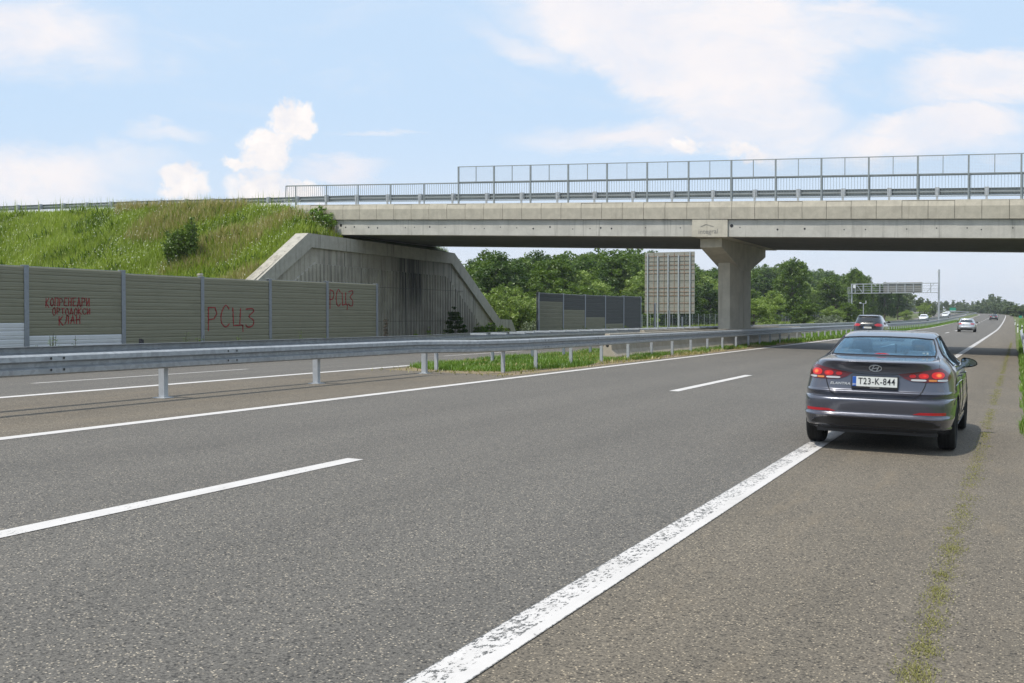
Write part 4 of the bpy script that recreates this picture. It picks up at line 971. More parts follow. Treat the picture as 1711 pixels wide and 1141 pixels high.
# ---------------------------------------------------------------- the grey sedan
def sedan():
    e = empty('parked_car', (-1.575, 13.70, 0), 'grey sedan with lit brake lights stopped astride the shoulder line, nearest of the cars', 'car')
    L = 4.57
    rows_old = [(.17, .62, 4.20, .76, 6), (.19, .50, 4.36, .80, 6), (.235, .34, 4.45, .84, 5.6), (.27, .24, 4.50, .855, 5), (.30, .13, 4.53, .862, 4.8), (.325, .095, 4.54, .868, 4.8), (.345, .085, 4.545, .873, 4.8), (.39, .055, 4.555, .882, 4.8), (.415, .025, 4.56, .886, 4.8),
            (.428, .008, 4.56, .888, 4.8), (.44, .008, 4.56, .890, 4.8), (.452, .024, 4.56, .892, 4.8), (.475, .040, 4.56, .894, 4.8), (.53, .030, 4.56, .900, 4.8), (.58, .022, 4.55, .902, 4.8), (.625, .022, 4.52, .900, 4.8), (.640, .030, 4.51, .899, 4.8), (.652, .062, 4.50, .898, 4.8),
            (.665, .090, 4.49, .897, 4.8), (.70, .078, 4.46, .896, 4.8), (.722, .058, 4.42, .895, 4.8), (.732, .060, 4.40, .894, 4.8), (.745, .076, 4.38, .893, 4.8), (.82, .105, 4.22, .888, 4.8), (.90, .122, 3.98, .878, 4.7), (.96, .125, 3.70, .862, 4.6),
            (1.00, .118, 3.50, .842, 4.5), (1.035, .095, 3.38, .815, 4.4), (1.065, .060, 3.31, .785, 4.3), (1.083, .040, 3.27, .763, 4.2), (1.094, .048, 3.25, .752, 4.1), (1.102, .10, 3.23, .745, 4.0), (1.112, .22, 3.21, .738, 4.0), (1.125, .42, 3.18, .728, 4.0), (1.140, .60, 3.15, .718, 4.0),
            (1.17, .73, 3.09, .700, 4.0), (1.22, .87, 2.99, .674, 4.0), (1.28, 1.05, 2.87, .645, 4.0), (1.34, 1.26, 2.74, .612, 4.0), (1.38, 1.42, 2.64, .585, 3.8), (1.41, 1.60, 2.53, .550, 3.6), (1.425, 1.73, 2.44, .510, 3.4), (1.436, 1.90, 2.30, .40, 3.2), (1.440, 2.05, 2.16, .20, 3)]
    def full(z): return interp([(.1, 8), (.40, 8.6), (.50, 7.4), (.72, 6.8), (.82, 6.2), (.96, 5.6), (1.035, 5.0), (1.083, 4.5), (1.12, 4.0)], z) if z < 1.12 else None
    rows = []
    for r_ in rows_old:
        z, yr, yf, w_, n_ = r_
        if abs(z - .625) < 1e-6: z, yr = .620, .020
        if abs(z - .640) < 1e-6: z, yr = .647, .038
        if abs(z - .652) < 1e-6: z, yr = .656, .064
        if abs(z - .732) < 1e-6: z, yr = .738, .069
        if abs(z - .745) < 1e-6: z, yr = .748, .082
        if z < .32: w_ += .012
        rows.append((z, yr, yf, w_, full(z) or n_))
    B = Body(rows, nt=144); o = B.mesh().build('body', 'paint_grey', e)
    cut = []
    for y in (.93, 3.72):
        for s_ in (-1, 1):
            mb = MB(); mb.lathe([(0, 0), (0, .365), (.42, .365), (.42, 0)], (0.56 if s_ > 0 else -.98, y, .325), 'x', 40); cut.append(mb.build('c', 'dark_trim'))
    cab = Body([(.45, 1.10, 3.1, .70, 6), (.9, .95, 3.15, .76, 6), (1.05, .80, 3.12, .73, 5), (1.10, .74, 3.10, .70, 4.4), (1.17, .80, 3.02, .665, 4.2), (1.28, 1.12, 2.80, .61, 4.2), (1.35, 1.38, 2.64, .565, 4), (1.385, 1.60, 2.52, .50, 3.6), (1.395, 1.8, 2.4, .42, 3.4)], 4, 64)
    cut.append(cab.mesh().build('c', 'dark_trim'))
    mb = MB(); mb.prism([(-.60, 1.158), (.60, 1.158), (.575, 1.25), (.545, 1.338), (.35, 1.352), (0, 1.358), (-.35, 1.352), (-.545, 1.338), (-.575, 1.25)], 'y', .45, 1.95); cut.append(mb.build('c', 'dark_trim'))
    mb = MB(); mb.prism([(-.60, 1.07), (.60, 1.07), (.50, 1.365), (0, 1.375), (-.50, 1.365)], 'y', 2.35, 3.6); cut.append(mb.build('c', 'dark_trim'))
    for s_ in (-1, 1):
        for poly in ([(1.22, 1.06), (1.30, 1.22), (1.58, 1.345), (1.92, 1.37), (1.96, 1.03), (1.3, 1.03)], [(2.04, 1.02), (2.01, 1.37), (2.42, 1.36), (2.62, 1.30), (2.95, 1.04)]):
            mb = MB(); mb.prism(poly, 'x', s_ * .50, s_ * 1.0); cut.append(mb.build('c', 'dark_trim'))
    boolean(o, cut); smooth_obj(o, 30)
    # glass
    us = lin(-.63, .63, 25); lo = [(-.63, 1.148), (.63, 1.148)]; hi = [(-.63, 1.165), (-.60, 1.25), (-.565, 1.345), (-.35, 1.362), (0, 1.368), (.35, 1.362), (.565, 1.345), (.60, 1.25), (.63, 1.165)]
    patch(B.rear, us, lo, hi, .004, .006).build('rear_window', 'glass', e, smooth=False)
    pts = [(x_, B.rear(x_, interp(hi, x_)) - .004, interp(hi, x_)) for x_ in lin(-.62, .62, 40)]
    pts = [(-.62, B.rear(.62, 1.146) - .004, 1.146)] + pts + [(.62, B.rear(.62, 1.146) - .004, 1.146)]
    rib(pts, .011).build('window_seal', 'dark_trim', e)
    rib([(x_, B.rear(x_, 1.150) - .004, 1.150) for x_ in lin(-.62, .62, 20)], .010).build('window_seal', 'dark_trim', e)
    patch(B.front, lin(-.62, .62, 21), [(-.7, 1.05), (.7, 1.05)], [(-.62, 1.08), (-.52, 1.37), (0, 1.385), (.52, 1.37), (.62, 1.08)], .003, .006, axis='front').build('windscreen', 'glass', e)
    for s_ in (-1, 1):
        patch(B.side, lin(1.16, 1.97, 16), [(1.16, 1.045), (1.98, 1.02)], [(1.16, 1.06), (1.28, 1.22), (1.58, 1.355), (1.97, 1.378)], .004, .006, flip=s_, axis='side').build('side_window', 'glass', e)
        patch(B.side, lin(2.02, 2.98, 16), [(2.0, 1.015), (3., 1.02)], [(2.0, 1.378), (2.42, 1.368), (2.64, 1.30), (2.98, 1.03)], .004, .006, flip=s_, axis='side').build('side_window', 'glass', e)
        # trims round the side glass
        f_ = lambda y, z: (s_ * (B.side(y, z) + .004), y, z)
        rib([f_(y, z) for y, z in [(1.10, 1.03), (1.2, 1.16), (1.32, 1.25), (1.58, 1.36), (2.0, 1.385), (2.42, 1.375), (2.66, 1.30), (3.02, 1.02)]], .011).build('window_frame', 'dark_trim', e)
        rib([f_(y, z) for y, z in [(1.10, 1.025), (1.5, 1.01), (2, 1.0), (2.5, 1.0), (3.02, 1.01)]], .010).build('chrome_strip', 'chrome', e)
        rib([f_(y, z) for y, z in [(1.99, 1.01), (1.99, 1.2), (1.985, 1.38)]], .028).build('pillar_trim', 'dark_trim', e)
        # door gaps
        rib([f_(y, z) for y, z in [(1.26, 1.0), (1.30, .8), (1.36, .62), (1.45, .45), (1.5, .3)]], .004).build('door_gap', 'dark_trim', e)
        rib([f_(y, z) for y, z in [(2.02, 1.0), (2.05, .8), (2.06, .55), (2.05, .3)]], .004).build('door_gap', 'dark_trim', e)
        rib([f_(y, z) for y, z in [(3.1, 1.0), (3.2, .85), (3.18, .6), (3.12, .3)]], .004).build('door_gap', 'dark_trim', e)
        for y in (1.42, 2.35):
            mb = MB(); a = f_(y, .90); b = f_(y + .2, .895); mb.bar((a[0] + s_ * .022, a[1], a[2]), (b[0] + s_ * .022, b[1], b[2]), .014, n=6); mb.bar(a, (a[0] + s_ * .022, a[1], a[2]), .012); mb.bar(b, (b[0] + s_ * .022, b[1], b[2]), .012); mb.build('door_handle', 'paint_grey', e)
        rib([f_(y, z) for y, z in [(.75, .80), (1.2, .83), (2.0, .82), (3.0, .78), (3.6, .74)]], .005).build('body_crease', 'paint_grey', e)
        patch(B.side, lin(1.34, 3.3, 12), [(1.3, .20), (3.3, .20)], [(1.3, .26), (3.3, .26)], .008, .02, flip=s_, axis='side', nv_=2).build('sill', 'dark_trim', e)
        # mirrors
        mb = MB(); rg = []
        def mshape(a_):
            c_, s1 = math.cos(a_), math.sin(a_); x_ = math.copysign(abs(c_) ** .55, c_); z_ = math.copysign(abs(s1) ** .6, s1); k_ = (x_ + 1) / 2
            return x_ + (.12 if x_ > 0 and z_ < 0 else 0), z_ * (1 - .45 * k_ * k_) - .12 * k_ * (1 if z_ > 0 else -.5)
        for k in range(9):
            t_ = k / 8; r_ = math.sin(math.pi * (.12 + .88 * t_ if t_ < .5 else 1 - .9 * (1 - t_) * .0 - .0)) if False else (1 - (t_) ** 2.4) ** .5
            rg.append((t_, r_))
        vs = []; n = 20
        for t_, r_ in rg:
            for i in range(n):
                a_ = 2 * math.pi * i / n; q_ = mshape(a_); vs.append((s_ * (.925 + .104 * r_ * q_[0] + .010 * t_), 3.02 + .15 * t_, 1.005 + .078 * r_ * q_[1]))
        mb.add(vs, [(i * n + j, i * n + (j + 1) % n, (i + 1) * n + (j + 1) % n, (i + 1) * n + j) for i in range(8) for j in range(n)] + [tuple(range(8 * n, 9 * n))])
        mr = mb.build('mirror', 'dark_trim', e, smooth=True)
        mb = MB(); mb.add([(s_ * (.925 + .094 * mshape(2 * math.pi * i / n)[0]), 3.018, 1.007 + .064 * mshape(2 * math.pi * i / n)[1]) for i in range(n)], [tuple(range(n))])
        mb.build('mirror_glass', 'mirror_silver', mr)
        mb = MB(); mb.bar((s_ * .78, 3.10, .965), (s_ * .86, 3.08, .965), .016, .013, n=8); mb.build('mirror_arm', 'dark_trim', mr)
    # interior
    mb = MB(); mb.box(-.62, .62, 1.02, 1.2, .5, 1.07); mb.box(-.60, .60, .80, 1.05, .98, 1.075); mb.build('rear_seat', 'interior', e, bevel=.03)
    for x_ in (-.42, 0, .42):
        mb = MB(); mb.box(x_ - .15, x_ + .15, 1.06, 1.15, 1.05, 1.205 - (.04 if x_ == 0 else 0)); mb.build('headrest', 'headrest', e, bevel=.045)
    for x_ in (-.38, .38):
        mb = MB(); mb.box(x_ - .24, x_ + .24, 1.88, 2.02, .5, 1.16); st_ = mb.build('front_seat', 'interior', e, bevel=.06)
        mb = MB(); mb.box(x_ - .13, x_ + .13, 1.90, 1.99, 1.17, 1.33); mb.build('headrest', 'headrest', e, bevel=.045)
    mb = MB(); mb.box(-.68, .68, 2.75, 3.05, .6, 1.02); mb.build('dashboard', 'interior', e, bevel=.04)
    mb = MB(); mb.lathe([(-.012, .175), (0, .187), (.012, .175), (0, .163), (-.012, .175)], (-.38, 2.62, .98), 'y', 24); mb.build('steering_wheel', 'interior', e)
    mb = MB(); mb.box(-.11, .11, 2.50, 2.53, 1.285, 1.35); rv = mb.build('rear_view_mirror', 'dark_trim', e, bevel=.012)
    mb = MB(); mb.box(-.012, .012, 2.48, 2.49, 1.13, 1.25); mb.bar((0, 2.49, 1.29), (0, 2.485, 1.25), .003); mb.build('air_freshener', 'hanger', e)
    # third brake light on the parcel shelf
    mb = MB(); mb.prism([(-.095, 1.135), (.095, 1.135), (.085, 1.145), (.04, 1.152), (-.04, 1.152), (-.085, 1.145)], 'y', .70, .73); 
    o = mb.build('high_brake_light', 'brake_hot', e); 
    yy = B.rear(0, 1.16); o.location = (0, yy - .70 + .022, .022)
    mb = MB(); mb.box(.47, .50, 0, .003, 1.172, 1.19); mb.box(.52, .54, 0, .003, 1.168, 1.195); o = mb.build('window_sticker', 'sticker', e); o.location = (0, B.rear(.5, 1.18) - .012, 0)
    # tail lamps
    for s_ in (-1, 1):
        f_ = lambda pl: sorted([(s_ * a, b) for a, b in pl])
        lo = f_([(.26, .945), (.34, .895), (.42, .868), (.60, .862), (.76, .862), (.80, .868), (.825, .89), (.835, .93)]); hi = f_([(.26, .950), (.40, .968), (.52, .988), (.62, 1.010), (.70, 1.030), (.74, 1.025), (.78, .995), (.815, .955), (.835, .935)])
        us = sorted([s_ * q for q in lin(.262, .834, 34)])
        lamp = patch(B.rear, us, lo, hi, .008, .03, 10).build('tail_light', 'red_dark', e)
        smooth_obj(lamp, 40)
        def lens(x0, x1, z0, z1, m_, nm, d=.013, p_=2.4):
            us_ = lin(x0, x1, 15); c = (x0 + x1) / 2; a = (x1 - x0) / 2; zc = (z0 + z1) / 2; h = (z1 - z0) / 2
            up_ = [(s_ * u, zc + h * (1 - min(.995, abs((u - c) / a)) ** p_) ** (1 / p_)) for u in us_]; dn = [(s_ * u, zc - h * (1 - min(.995, abs((u - c) / a)) ** p_) ** (1 / p_)) for u in us_]
            q = patch(B.rear, sorted([s_ * u for u in us_]), sorted(dn), sorted(up_), d, .012, 5).build(nm, m_, lamp); return q
        lens(.63, .765, .905, .985, 'brake_hot', 'brake_lens'); lens(.49, .60, .905, .965, 'brake_red', 'brake_lens'); lens(.385, .46, .912, .952, 'brake_dim', 'brake_lens')
        lens(.405, .575, .874, .896, 'clear_lens', 'reversing_lens', p_=5); lens(.60, .69, .874, .896, 'orange_lens', 'turn_lens', p_=5); lens(.695, .80, .874, .896, 'clear_lens', 'reversing_lens', p_=5)
        # bumper reflector
        us = sorted([s_ * q for q in lin(.445, .80, 16)])
        patch(B.rear, us, f_([(.445, .480), (.80, .478)]), f_([(.445, .484), (.52, .508), (.80, .512)]), .010, .02, 3).build('reflector', 'reflector_red', e)
        # boot gap running down beside the lamp and under the lid
    gp = [(-.575, .862), (-.56, .81), (-.535, .75), (-.50, .70), (-.45, .665), (-.40, .653), (0, .648), (.40, .653), (.45, .665), (.50, .70), (.535, .75), (.56, .81), (.575, .862)]
    fin = []
    for (a, b), (c, d) in zip(gp, gp[1:]):
        for k in range(6): fin.append((a + (c - a) * k / 6, b + (d - b) * k / 6))
    rib([(a, B.rear(a, b) - .001, b) for a, b in fin + [gp[-1]]], .006).build('boot_gap', 'dark_trim', e)
    rib([(a, B.rear(a, b) - .001, b) for a, b in [(-.262, .947), (-.2, .938), (0, .935), (.2, .938), (.262, .947)]], .006).build('lid_crease', 'dark_trim', e)
    for s_ in (-1, 1): rib([(s_ * a, B.rear(a, b) - .001, b) for a, b in [(.645, 1.15), (.675, 1.12), (.695, 1.098), (.705, 1.06), (.705, 1.03)]], .005).build('boot_gap', 'dark_trim', e)
    # lower bumper: reflection of the dark road put into its colour
    patch(B.rear, lin(-.74, .74, 40), [(-.74, .33), (-.6, .315), (.6, .315), (.74, .33)], [(-.74, .345), (-.66, .385), (-.55, .402), (0, .405), (.55, .402), (.66, .385), (.74, .345)], .006, .02, 5).build('lower_bumper', 'dark_trim', e)
    # number plate
    zc = .838; yb = B.rear(0, .78) - .022
    mb = MB(); mb.box(-.268, .268, yb, yb + .03, .765, .915); pl = mb.build('plate_holder', 'dark_trim', e)
    mb = MB(); mb.box(-.256, .256, yb - .004, yb, .790, .908); mb.build('plate', 'plate_white', pl)
    mb = MB(); mb.box(-.255, -.213, yb - .006, yb - .004, .791, .907); mb.build('country_band', 'plate_blue', pl)
    text('T23-K-844', .108, 'ink', 'plate_number', pl, (.022, yb - .006, .850), ext=.001, sx=.80, off=.001, space=1.12)
    text('BIH', .026, 'plate_white', 'country_letters', pl, (-.234, yb - .0065, .812), ext=.0008)
    text('AUTO PLUS', .016, 'plate_white', 'holder_text', pl, (0, yb - .001, .776), ext=.001, space=1.3)
    text('ELANTRA', .042, 'badge_silver', 'boot_lettering', e, (-.405, B.rear(.40, .81) - .004, .812), rot=(R(90), 0, R(-3)), ext=.003, sx=1.3, font_shear=.2, off=.0008)
    # badge: ring with slanted letter
    mb = MB(); n = 36; bz = lambda x, z: (x, B.rear(x, z) - .010, z)
    ring = [bz(.070 * math.cos(2 * math.pi * i / n), 1.010 + .037 * math.sin(2 * math.pi * i / n)) for i in range(n + 1)]
    for a, b in zip(ring, ring[1:]): mb.bar(a, b, .0055, n=5)
    for sx_ in (-1, 1):
        q = [bz(sx_ * .030 - .016 + .032 * k / 4, .981 + .058 * k / 4) for k in range(5)]
        for a, b in zip(q, q[1:]): mb.bar(a, b, .0065, n=5)
    mb.bar(bz(-.030, 1.004), bz(.030, 1.016), .0055, n=5); mb.build('badge', 'badge_silver', e)
    mb = MB(); mb.box(-.006, .006, 1.95, 2.05, 1.436, 1.445)
    mb.add([(-.022, 1.62, 1.40), (.022, 1.62, 1.40), (.014, 1.78, 1.426), (-.014, 1.78, 1.426), (0, 1.66, 1.452)], [(0, 1, 4), (1, 2, 4), (2, 3, 4), (3, 0, 4), (3, 2, 1, 0)])
    # underbody and exhaust
    mb = MB(); mb.box(-.70, .70, .35, 4.3, .20, .30); mb.build('underbody', 'dark_trim', e)
    mb = MB(); mb.bar((.45, .3, .27), (.45, .9, .27), .03, n=10); mb.box(.25, .65, .42, .7, .2, .3); mb.build('exhaust', 'dark_trim', e)
    for y, in ((.93,), (3.72,)):
        for s_ in (-1, 1): wheel(e, s_ * .785, y, .318, .318, .205, s_)
    for s_ in (-1, 1):
        mb = MB(); mb.lathe([(0, .34), (0, .36), (-s_ * .3, .36)], (s_ * .86, .93, .325), 'x', 30)
    e.location = (-1.575, 13.70, prof(-1.575) + .003); e.rotation_euler = (0, math.atan(.021), 0)
    return e
sedan()

# ---------------------------------------------------------------- other traffic
def hatch(name, label, loc, paintm, rows, wheel_y, wr, lamp, glassr, rz=0., plate=None, dark='dark_glass', rails=False, facing=False, sideglass=None, grp='cars farther along the motorway', lip=True):
    B = Body(rows, 4, 72); e = empty(name, loc, label, 'car', grp); e.rotation_euler = (0, math.atan(.021) if not facing else 0, rz)
    o = B.mesh().build('body', paintm, e); cut = []
    for y in wheel_y:
        for s_ in (-1, 1): mb = MB(); mb.lathe([(0, 0), (0, wr + .05), (.45, wr + .05), (.45, 0)], (.56 if s_ > 0 else -1.01, y, wr), 'x', 28); cut.append(mb.build('c', 'dark_trim'))
    boolean(o, cut); smooth_obj(o, 30)
    S = B.front if facing else B.rear; ax = 'front' if facing else 'rear'
    x0, z0, z1, x1 = glassr
    patch(S, lin(-x0, x0, 15), [(-x0, z0), (x0, z0)], [(-x0, z0 + .02), (-x1, z1 - .03), (0, z1), (x1, z1 - .03), (x0, z0 + .02)], .006, .015, axis=ax).build('windscreen' if facing else 'rear_window', dark, e)
    for s_ in (-1, 1):
        g = sideglass; us = lin(g[0], g[1], 12)
        patch(B.side, us, [(g[0], g[2]), (g[1], g[2] - .02)], [(g[0], g[2] + .05), (g[0] + .35, g[3] - .03), (g[1] - .75, g[3]), (g[1], g[2])], .005, .01, flip=s_, axis='side').build('side_window', dark, e)
        xa, xb, za, zb_, xt = lamp; f_ = lambda pl: sorted([(s_ * a, b) for a, b in pl])
        patch(S, sorted([s_ * q for q in lin(xa, xb, 14)]), f_([(xa, (za + zb_) / 2), (xa + .1, za + .02), (xb, za)]), f_([(xa, (za + zb_) / 2 + .02), (xa + .15, zb_), (xb, zb_ - .02)]), .01, .02, axis=ax).build('headlight' if facing else 'tail_light', 'clear_lens' if facing else 'red_dark' if not lip else 'reflector_red', e)
        mb = MB(); mb.prism([(s_ * .90, g[2] - .02), (s_ * 1.07, g[2] - .02), (s_ * 1.08, g[2] + .10), (s_ * .92, g[2] + .12)], 'y', g[1] - .25, g[1] - .1); mb.bar((s_ * .82, g[1] - .18, g[2]), (s_ * .95, g[1] - .18, g[2]), .02); mb.build('mirror', 'dark_trim' if paintm != 'paint_white' else paintm, e, bevel=.03)
        if rails:
            rib([(s_ * (B.side(y, z)) * .93, y, z + .055) for y, z in [(.7, g[3] + .05), (1.4, g[3] + .08), (2.4, g[3] + .08), (2.9, g[3] + .02)]], .016).build('roof_rail', 'galvanised_light', e)
    mb = MB(); yb = S(0, plate[1]) + (.02 if facing else -.02); mb.box(plate[0] - .26, plate[0] + .26, yb - .01, yb + .01, plate[1] - .055, plate[1] + .055); pp = mb.build('plate', 'plate_white', e)
    if not facing:
        mb = MB(); mb.box(plate[0] - .258, plate[0] - .21, yb - .013, yb - .01, plate[1] - .053, plate[1] + .053); mb.build('country_band', 'plate_blue', pp)
        patch(S, lin(-.72, .72, 12), [(-.72, .30), (.72, .30)], [(-.72, .40), (0, .42), (.72, .40)], .008, .02).build('lower_bumper', 'dark_trim', e)
        mb = MB(); mb.bar((.0, S(0, z0 + .04) - .02, z0 + .05), (.30, S(.3, z0 + .09) - .02, z0 + .09), .012); mb.build('wiper', 'dark_trim', e)
    else:
        patch(S, lin(-.42, .42, 8), [(-.42, .38), (.42, .38)], [(-.42, .55), (.42, .55)], .008, .02, axis=ax).build('grille', 'dark_trim', e)
    for y in wheel_y:
        for s_ in (-1, 1): wheel(e, s_ * .80, y, wr, wr, .22, s_)
    return e
suv_rows = [(.22, .5, 4.3, .78, 6), (.30, .12, 4.5, .90, 5), (.45, .02, 4.60, .935, 5), (.60, .0, 4.62, .94, 5), (.70, .03, 4.6, .94, 5), (.85, .07, 4.5, .935, 5), (.98, .10, 4.15, .925, 4.8), (1.06, .13, 3.75, .90, 4.6), (1.12, .16, 3.45, .865, 4.5), (1.2, .22, 3.25, .84, 4.4), (1.35, .36, 2.95, .78, 4.4), (1.5, .50, 2.62, .72, 4.2), (1.575, .48, 2.42, .69, 4.0), (1.61, .55, 2.3, .64, 3.8), (1.64, .85, 2.1, .5, 3.4), (1.655, 1.3, 1.8, .25, 3)]
# black SUV in the fast lane
a = road_pt(72.3, -8.62)
s1 = hatch('moving_car', 'black SUV with silver roof rails driving in the fast lane past the bridge', a, 'paint_black', suv_rows, (.95, 3.72), .36, (.42, .90, .93, 1.12, 0), (.72, 1.17, 1.50, .60), plate=(0, .86), rails=True, sideglass=(.6, 3.2, 1.16, 1.52))
patch(Body(suv_rows, 4, 72).rear, lin(-.62, .62, 10), [(-.62, .36), (.62, .36)], [(-.62, .50), (.62, .50)], .012, .02).build('rear_bumper_trim', 'rim_metal', s1)
mb = MB()
for k in range(4):
    n = 12
    for i in range(n): a_, b_ = 2 * math.pi * i / n, 2 * math.pi * (i + 1) / n; mb.bar((-.105 + k * .07 + .045 * math.cos(a_), .10, 1.02 + .045 * math.sin(a_)), (-.105 + k * .07 + .045 * math.cos(b_), .10, 1.02 + .045 * math.sin(b_)), .006, n=3)
mb.build('ring_badge', 'chrome', s1)
wag_rows = [(.20, .5, 4.3, .76, 6), (.28, .12, 4.45, .86, 5), (.42, .02, 4.55, .895, 5), (.56, .0, 4.56, .90, 5), (.66, .04, 4.5, .90, 5), (.82, .08, 4.2, .89, 5), (.92, .11, 3.8, .87, 4.8), (.99, .14, 3.45, .84, 4.6), (1.06, .20, 3.25, .80, 4.5), (1.2, .34, 2.95, .73, 4.4), (1.35, .50, 2.62, .67, 4.2), (1.43, .54, 2.42, .63, 4.0), (1.465, .62, 2.3, .58, 3.8), (1.49, .95, 2.05, .44, 3.4), (1.50, 1.3, 1.8, .2, 3)]
hatch('moving_car', 'silver estate car with red tail lights driving beside the dashed line', road_pt(129, -5.0), 'paint_silver', wag_rows, (.9, 3.6), .32, (.38, .86, .82, .97, 0), (.66, 1.04, 1.36, .54), plate=(0, .76), sideglass=(.55, 3.1, 1.03, 1.36), dark='dark_glass_blue')
hatch('moving_car', 'small dark car far ahead in the slow lane near the crest', road_pt(285, -4.6), 'paint_darkgrey', wag_rows, (.9, 3.6), .32, (.38, .86, .82, .97, 0), (.66, 1.04, 1.36, .54), plate=(0, .76), sideglass=(.55, 3.1, 1.03, 1.36), dark='dark_glass_blue')
wl = ['white car coming towards the bridge, nearest of the three beside the gantry column', 'white car coming towards the bridge, middle one of the three oncoming', 'white car coming towards the bridge, farthest of the three oncoming']
for (s, X), lb in zip(((250, -17.6), (330, -17.4), (430, -21.4)), wl):
    c = road_pt(s, X); hatch('oncoming_car', lb, c, 'paint_white', wag_rows, (.9, 3.6), .32, (.5, .84, .60, .74, 0), (.68, 1.02, 1.34, .52), plate=(0, .45), sideglass=(.55, 3.1, 1.03, 1.36), facing=True, rz=math.pi, grp='white oncoming cars')

# ================================================================ vegetation
rng = np.random.default_rng(11)
def leaves(centres, radii, per, size, flat=.3, droop=.0, shell=.55):
    """leaf quads filling clusters"""
    n = len(centres) * per; C_ = np.repeat(centres, per, 0); rad = np.repeat(radii, per)
    d = rng.normal(size=(n, 3)); d /= np.linalg.norm(d, axis=1)[:, None]; d[:, 2] = np.abs(d[:, 2]) * .9 + d[:, 2] * .1 * 1.0 if False else d[:, 2]
    r_ = rad * (shell + (1 - shell) * rng.random(n)) * np.where(rng.random(n) < .2, rng.random(n), 1)
    p = C_ + d * r_[:, None] * np.array([1, 1, .75])
    nrm_ = d * .8 + rng.normal(size=(n, 3)) * .55 + np.array([0, 0, flat]); nrm_ /= np.linalg.norm(nrm_, axis=1)[:, None]
    t_ = np.cross(nrm_, rng.normal(size=(n, 3))); t_ /= np.linalg.norm(t_, axis=1)[:, None]; b = np.cross(nrm_, t_)
    s_ = size * (.6 + .8 * rng.random(n)); L_ = (t_ * s_[:, None]); W_ = (b * (s_ * .55)[:, None])
    V = np.stack([p - L_, p + W_ * .9 - L_ * .1, p + L_, p - W_ * .9 - L_ * .1], 1).reshape(-1, 3)
    F = np.arange(n * 4).reshape(n, 4); return V, F, np.repeat(np.clip(np.repeat(rng.random(len(centres)), per) * .55 + rng.random(n) * .45, 0, 1), 4)
def limb(mb, a, b, r0, r1, seed, n=5, segs=4, wob=.12):
    rd = random.Random(seed); a = Vector(a); b = Vector(b); pts = [a]; L_ = (b - a).length
    for i in range(1, segs): pts.append(a.lerp(b, i / segs) + Vector((rd.uniform(-1, 1), rd.uniform(-1, 1), rd.uniform(-.3, .3))) * wob * L_ * .4)
    pts.append(b)
    for i in range(segs): mb.bar(pts[i], pts[i + 1], r0 + (r1 - r0) * i / segs, r0 + (r1 - r0) * (i + 1) / segs, n=n)
    return pts
def tree_proto(name, h, rad, m, seed, nl=7, clusters=150, per=42, leaf_=.19, base=.22, tall=1.0, loose=1.0, label='', cat='tree', grp=None):
    rd = np.random.default_rng(seed); py = random.Random(seed)
    e = empty(name, (0, 0, 0), label, cat, grp)
    # lobes make an uneven outline
    lobes = [(np.array([0, 0, h * (.5 + base * .4)]), np.array([rad * .62, rad * .62, h * .30]))]
    for i in range(nl):
        a = 2 * math.pi * (i + py.random() * .7) / nl; zz = h * py.uniform(base + .16, .82); k = 1 - abs(zz / h - .5) * 1.0
        lobes.append((np.array([math.cos(a) * rad * .58 * k, math.sin(a) * rad * .58 * k, zz]), np.array([rad * py.uniform(.32, .48), rad * py.uniform(.32, .48), h * py.uniform(.12, .2)])))
    lobes.append((np.array([py.uniform(-.2, .2) * rad, py.uniform(-.2, .2) * rad, h * .86]), np.array([rad * .34, rad * .34, h * .13])))
    vol = np.array([l[1].prod() for l in lobes]) ** .6; vol /= vol.sum()
    cs = []; 
    for i in rd.choice(len(lobes), clusters, p=vol):
        c, s_ = lobes[i]; d = rd.normal(size=3); d /= np.linalg.norm(d); cs.append(c + d * s_ * (rd.random() ** .35) * loose)
    cs = np.array(cs); rs = rad * (.10 + .09 * rd.random(len(cs))) + .12
    V, F, va = leaves(cs, rs, per, leaf_)
    npmesh('crown', V, F, m, e, va)
    mb = MB(); tp = limb(mb, (0, 0, -.3), (py.uniform(-.3, .3), py.uniform(-.3, .3), h * .55), h * .018 + .05, h * .010 + .02, seed, 7, 5, .08)
    for i in range(1, len(lobes)):
        c = lobes[i][0]; st = tp[py.choice((2, 3, 4))]; limb(mb, st, tuple(c), h * .008 + .02, .02, seed + i, 4, 3)
        for q in range(3): k_ = cs[py.randrange(len(cs))]; limb(mb, tuple(c), tuple(c + (k_ - c) * .5), .03, .01, seed + i * 7 + q, 3, 2)
    mb.build('trunk', 'bark', e)
    return e
SKY = [(700, 424), (740, 420), (800, 417), (860, 424), (900, 418), (960, 419), (1000, 415), (1070, 414), (1100, 425), (1165, 441), (1200, 447), (1240, 447), (1262, 443), (1286, 440), (1326, 434), (1347, 444), (1379, 449), (1396, 461), (1408, 453), (1431, 450), (1444, 460), (1460, 471), (1484, 473), (1508, 472), (1516, 492), (1526, 498), (1537, 495), (1558, 501), (1576, 500), (1610, 502), (1630, 503), (1642, 498), (1655, 490), (1666, 493), (1682, 502), (1711, 507), (1760, 505)]
def px_of(x, y):
    r_ = x * math.cos(YAW) + y * math.sin(YAW); f_ = -x * math.sin(YAW) + y * math.cos(YAW); return 855.5 + FPX * r_ / f_, f_
protos = {}
H0 = 10.
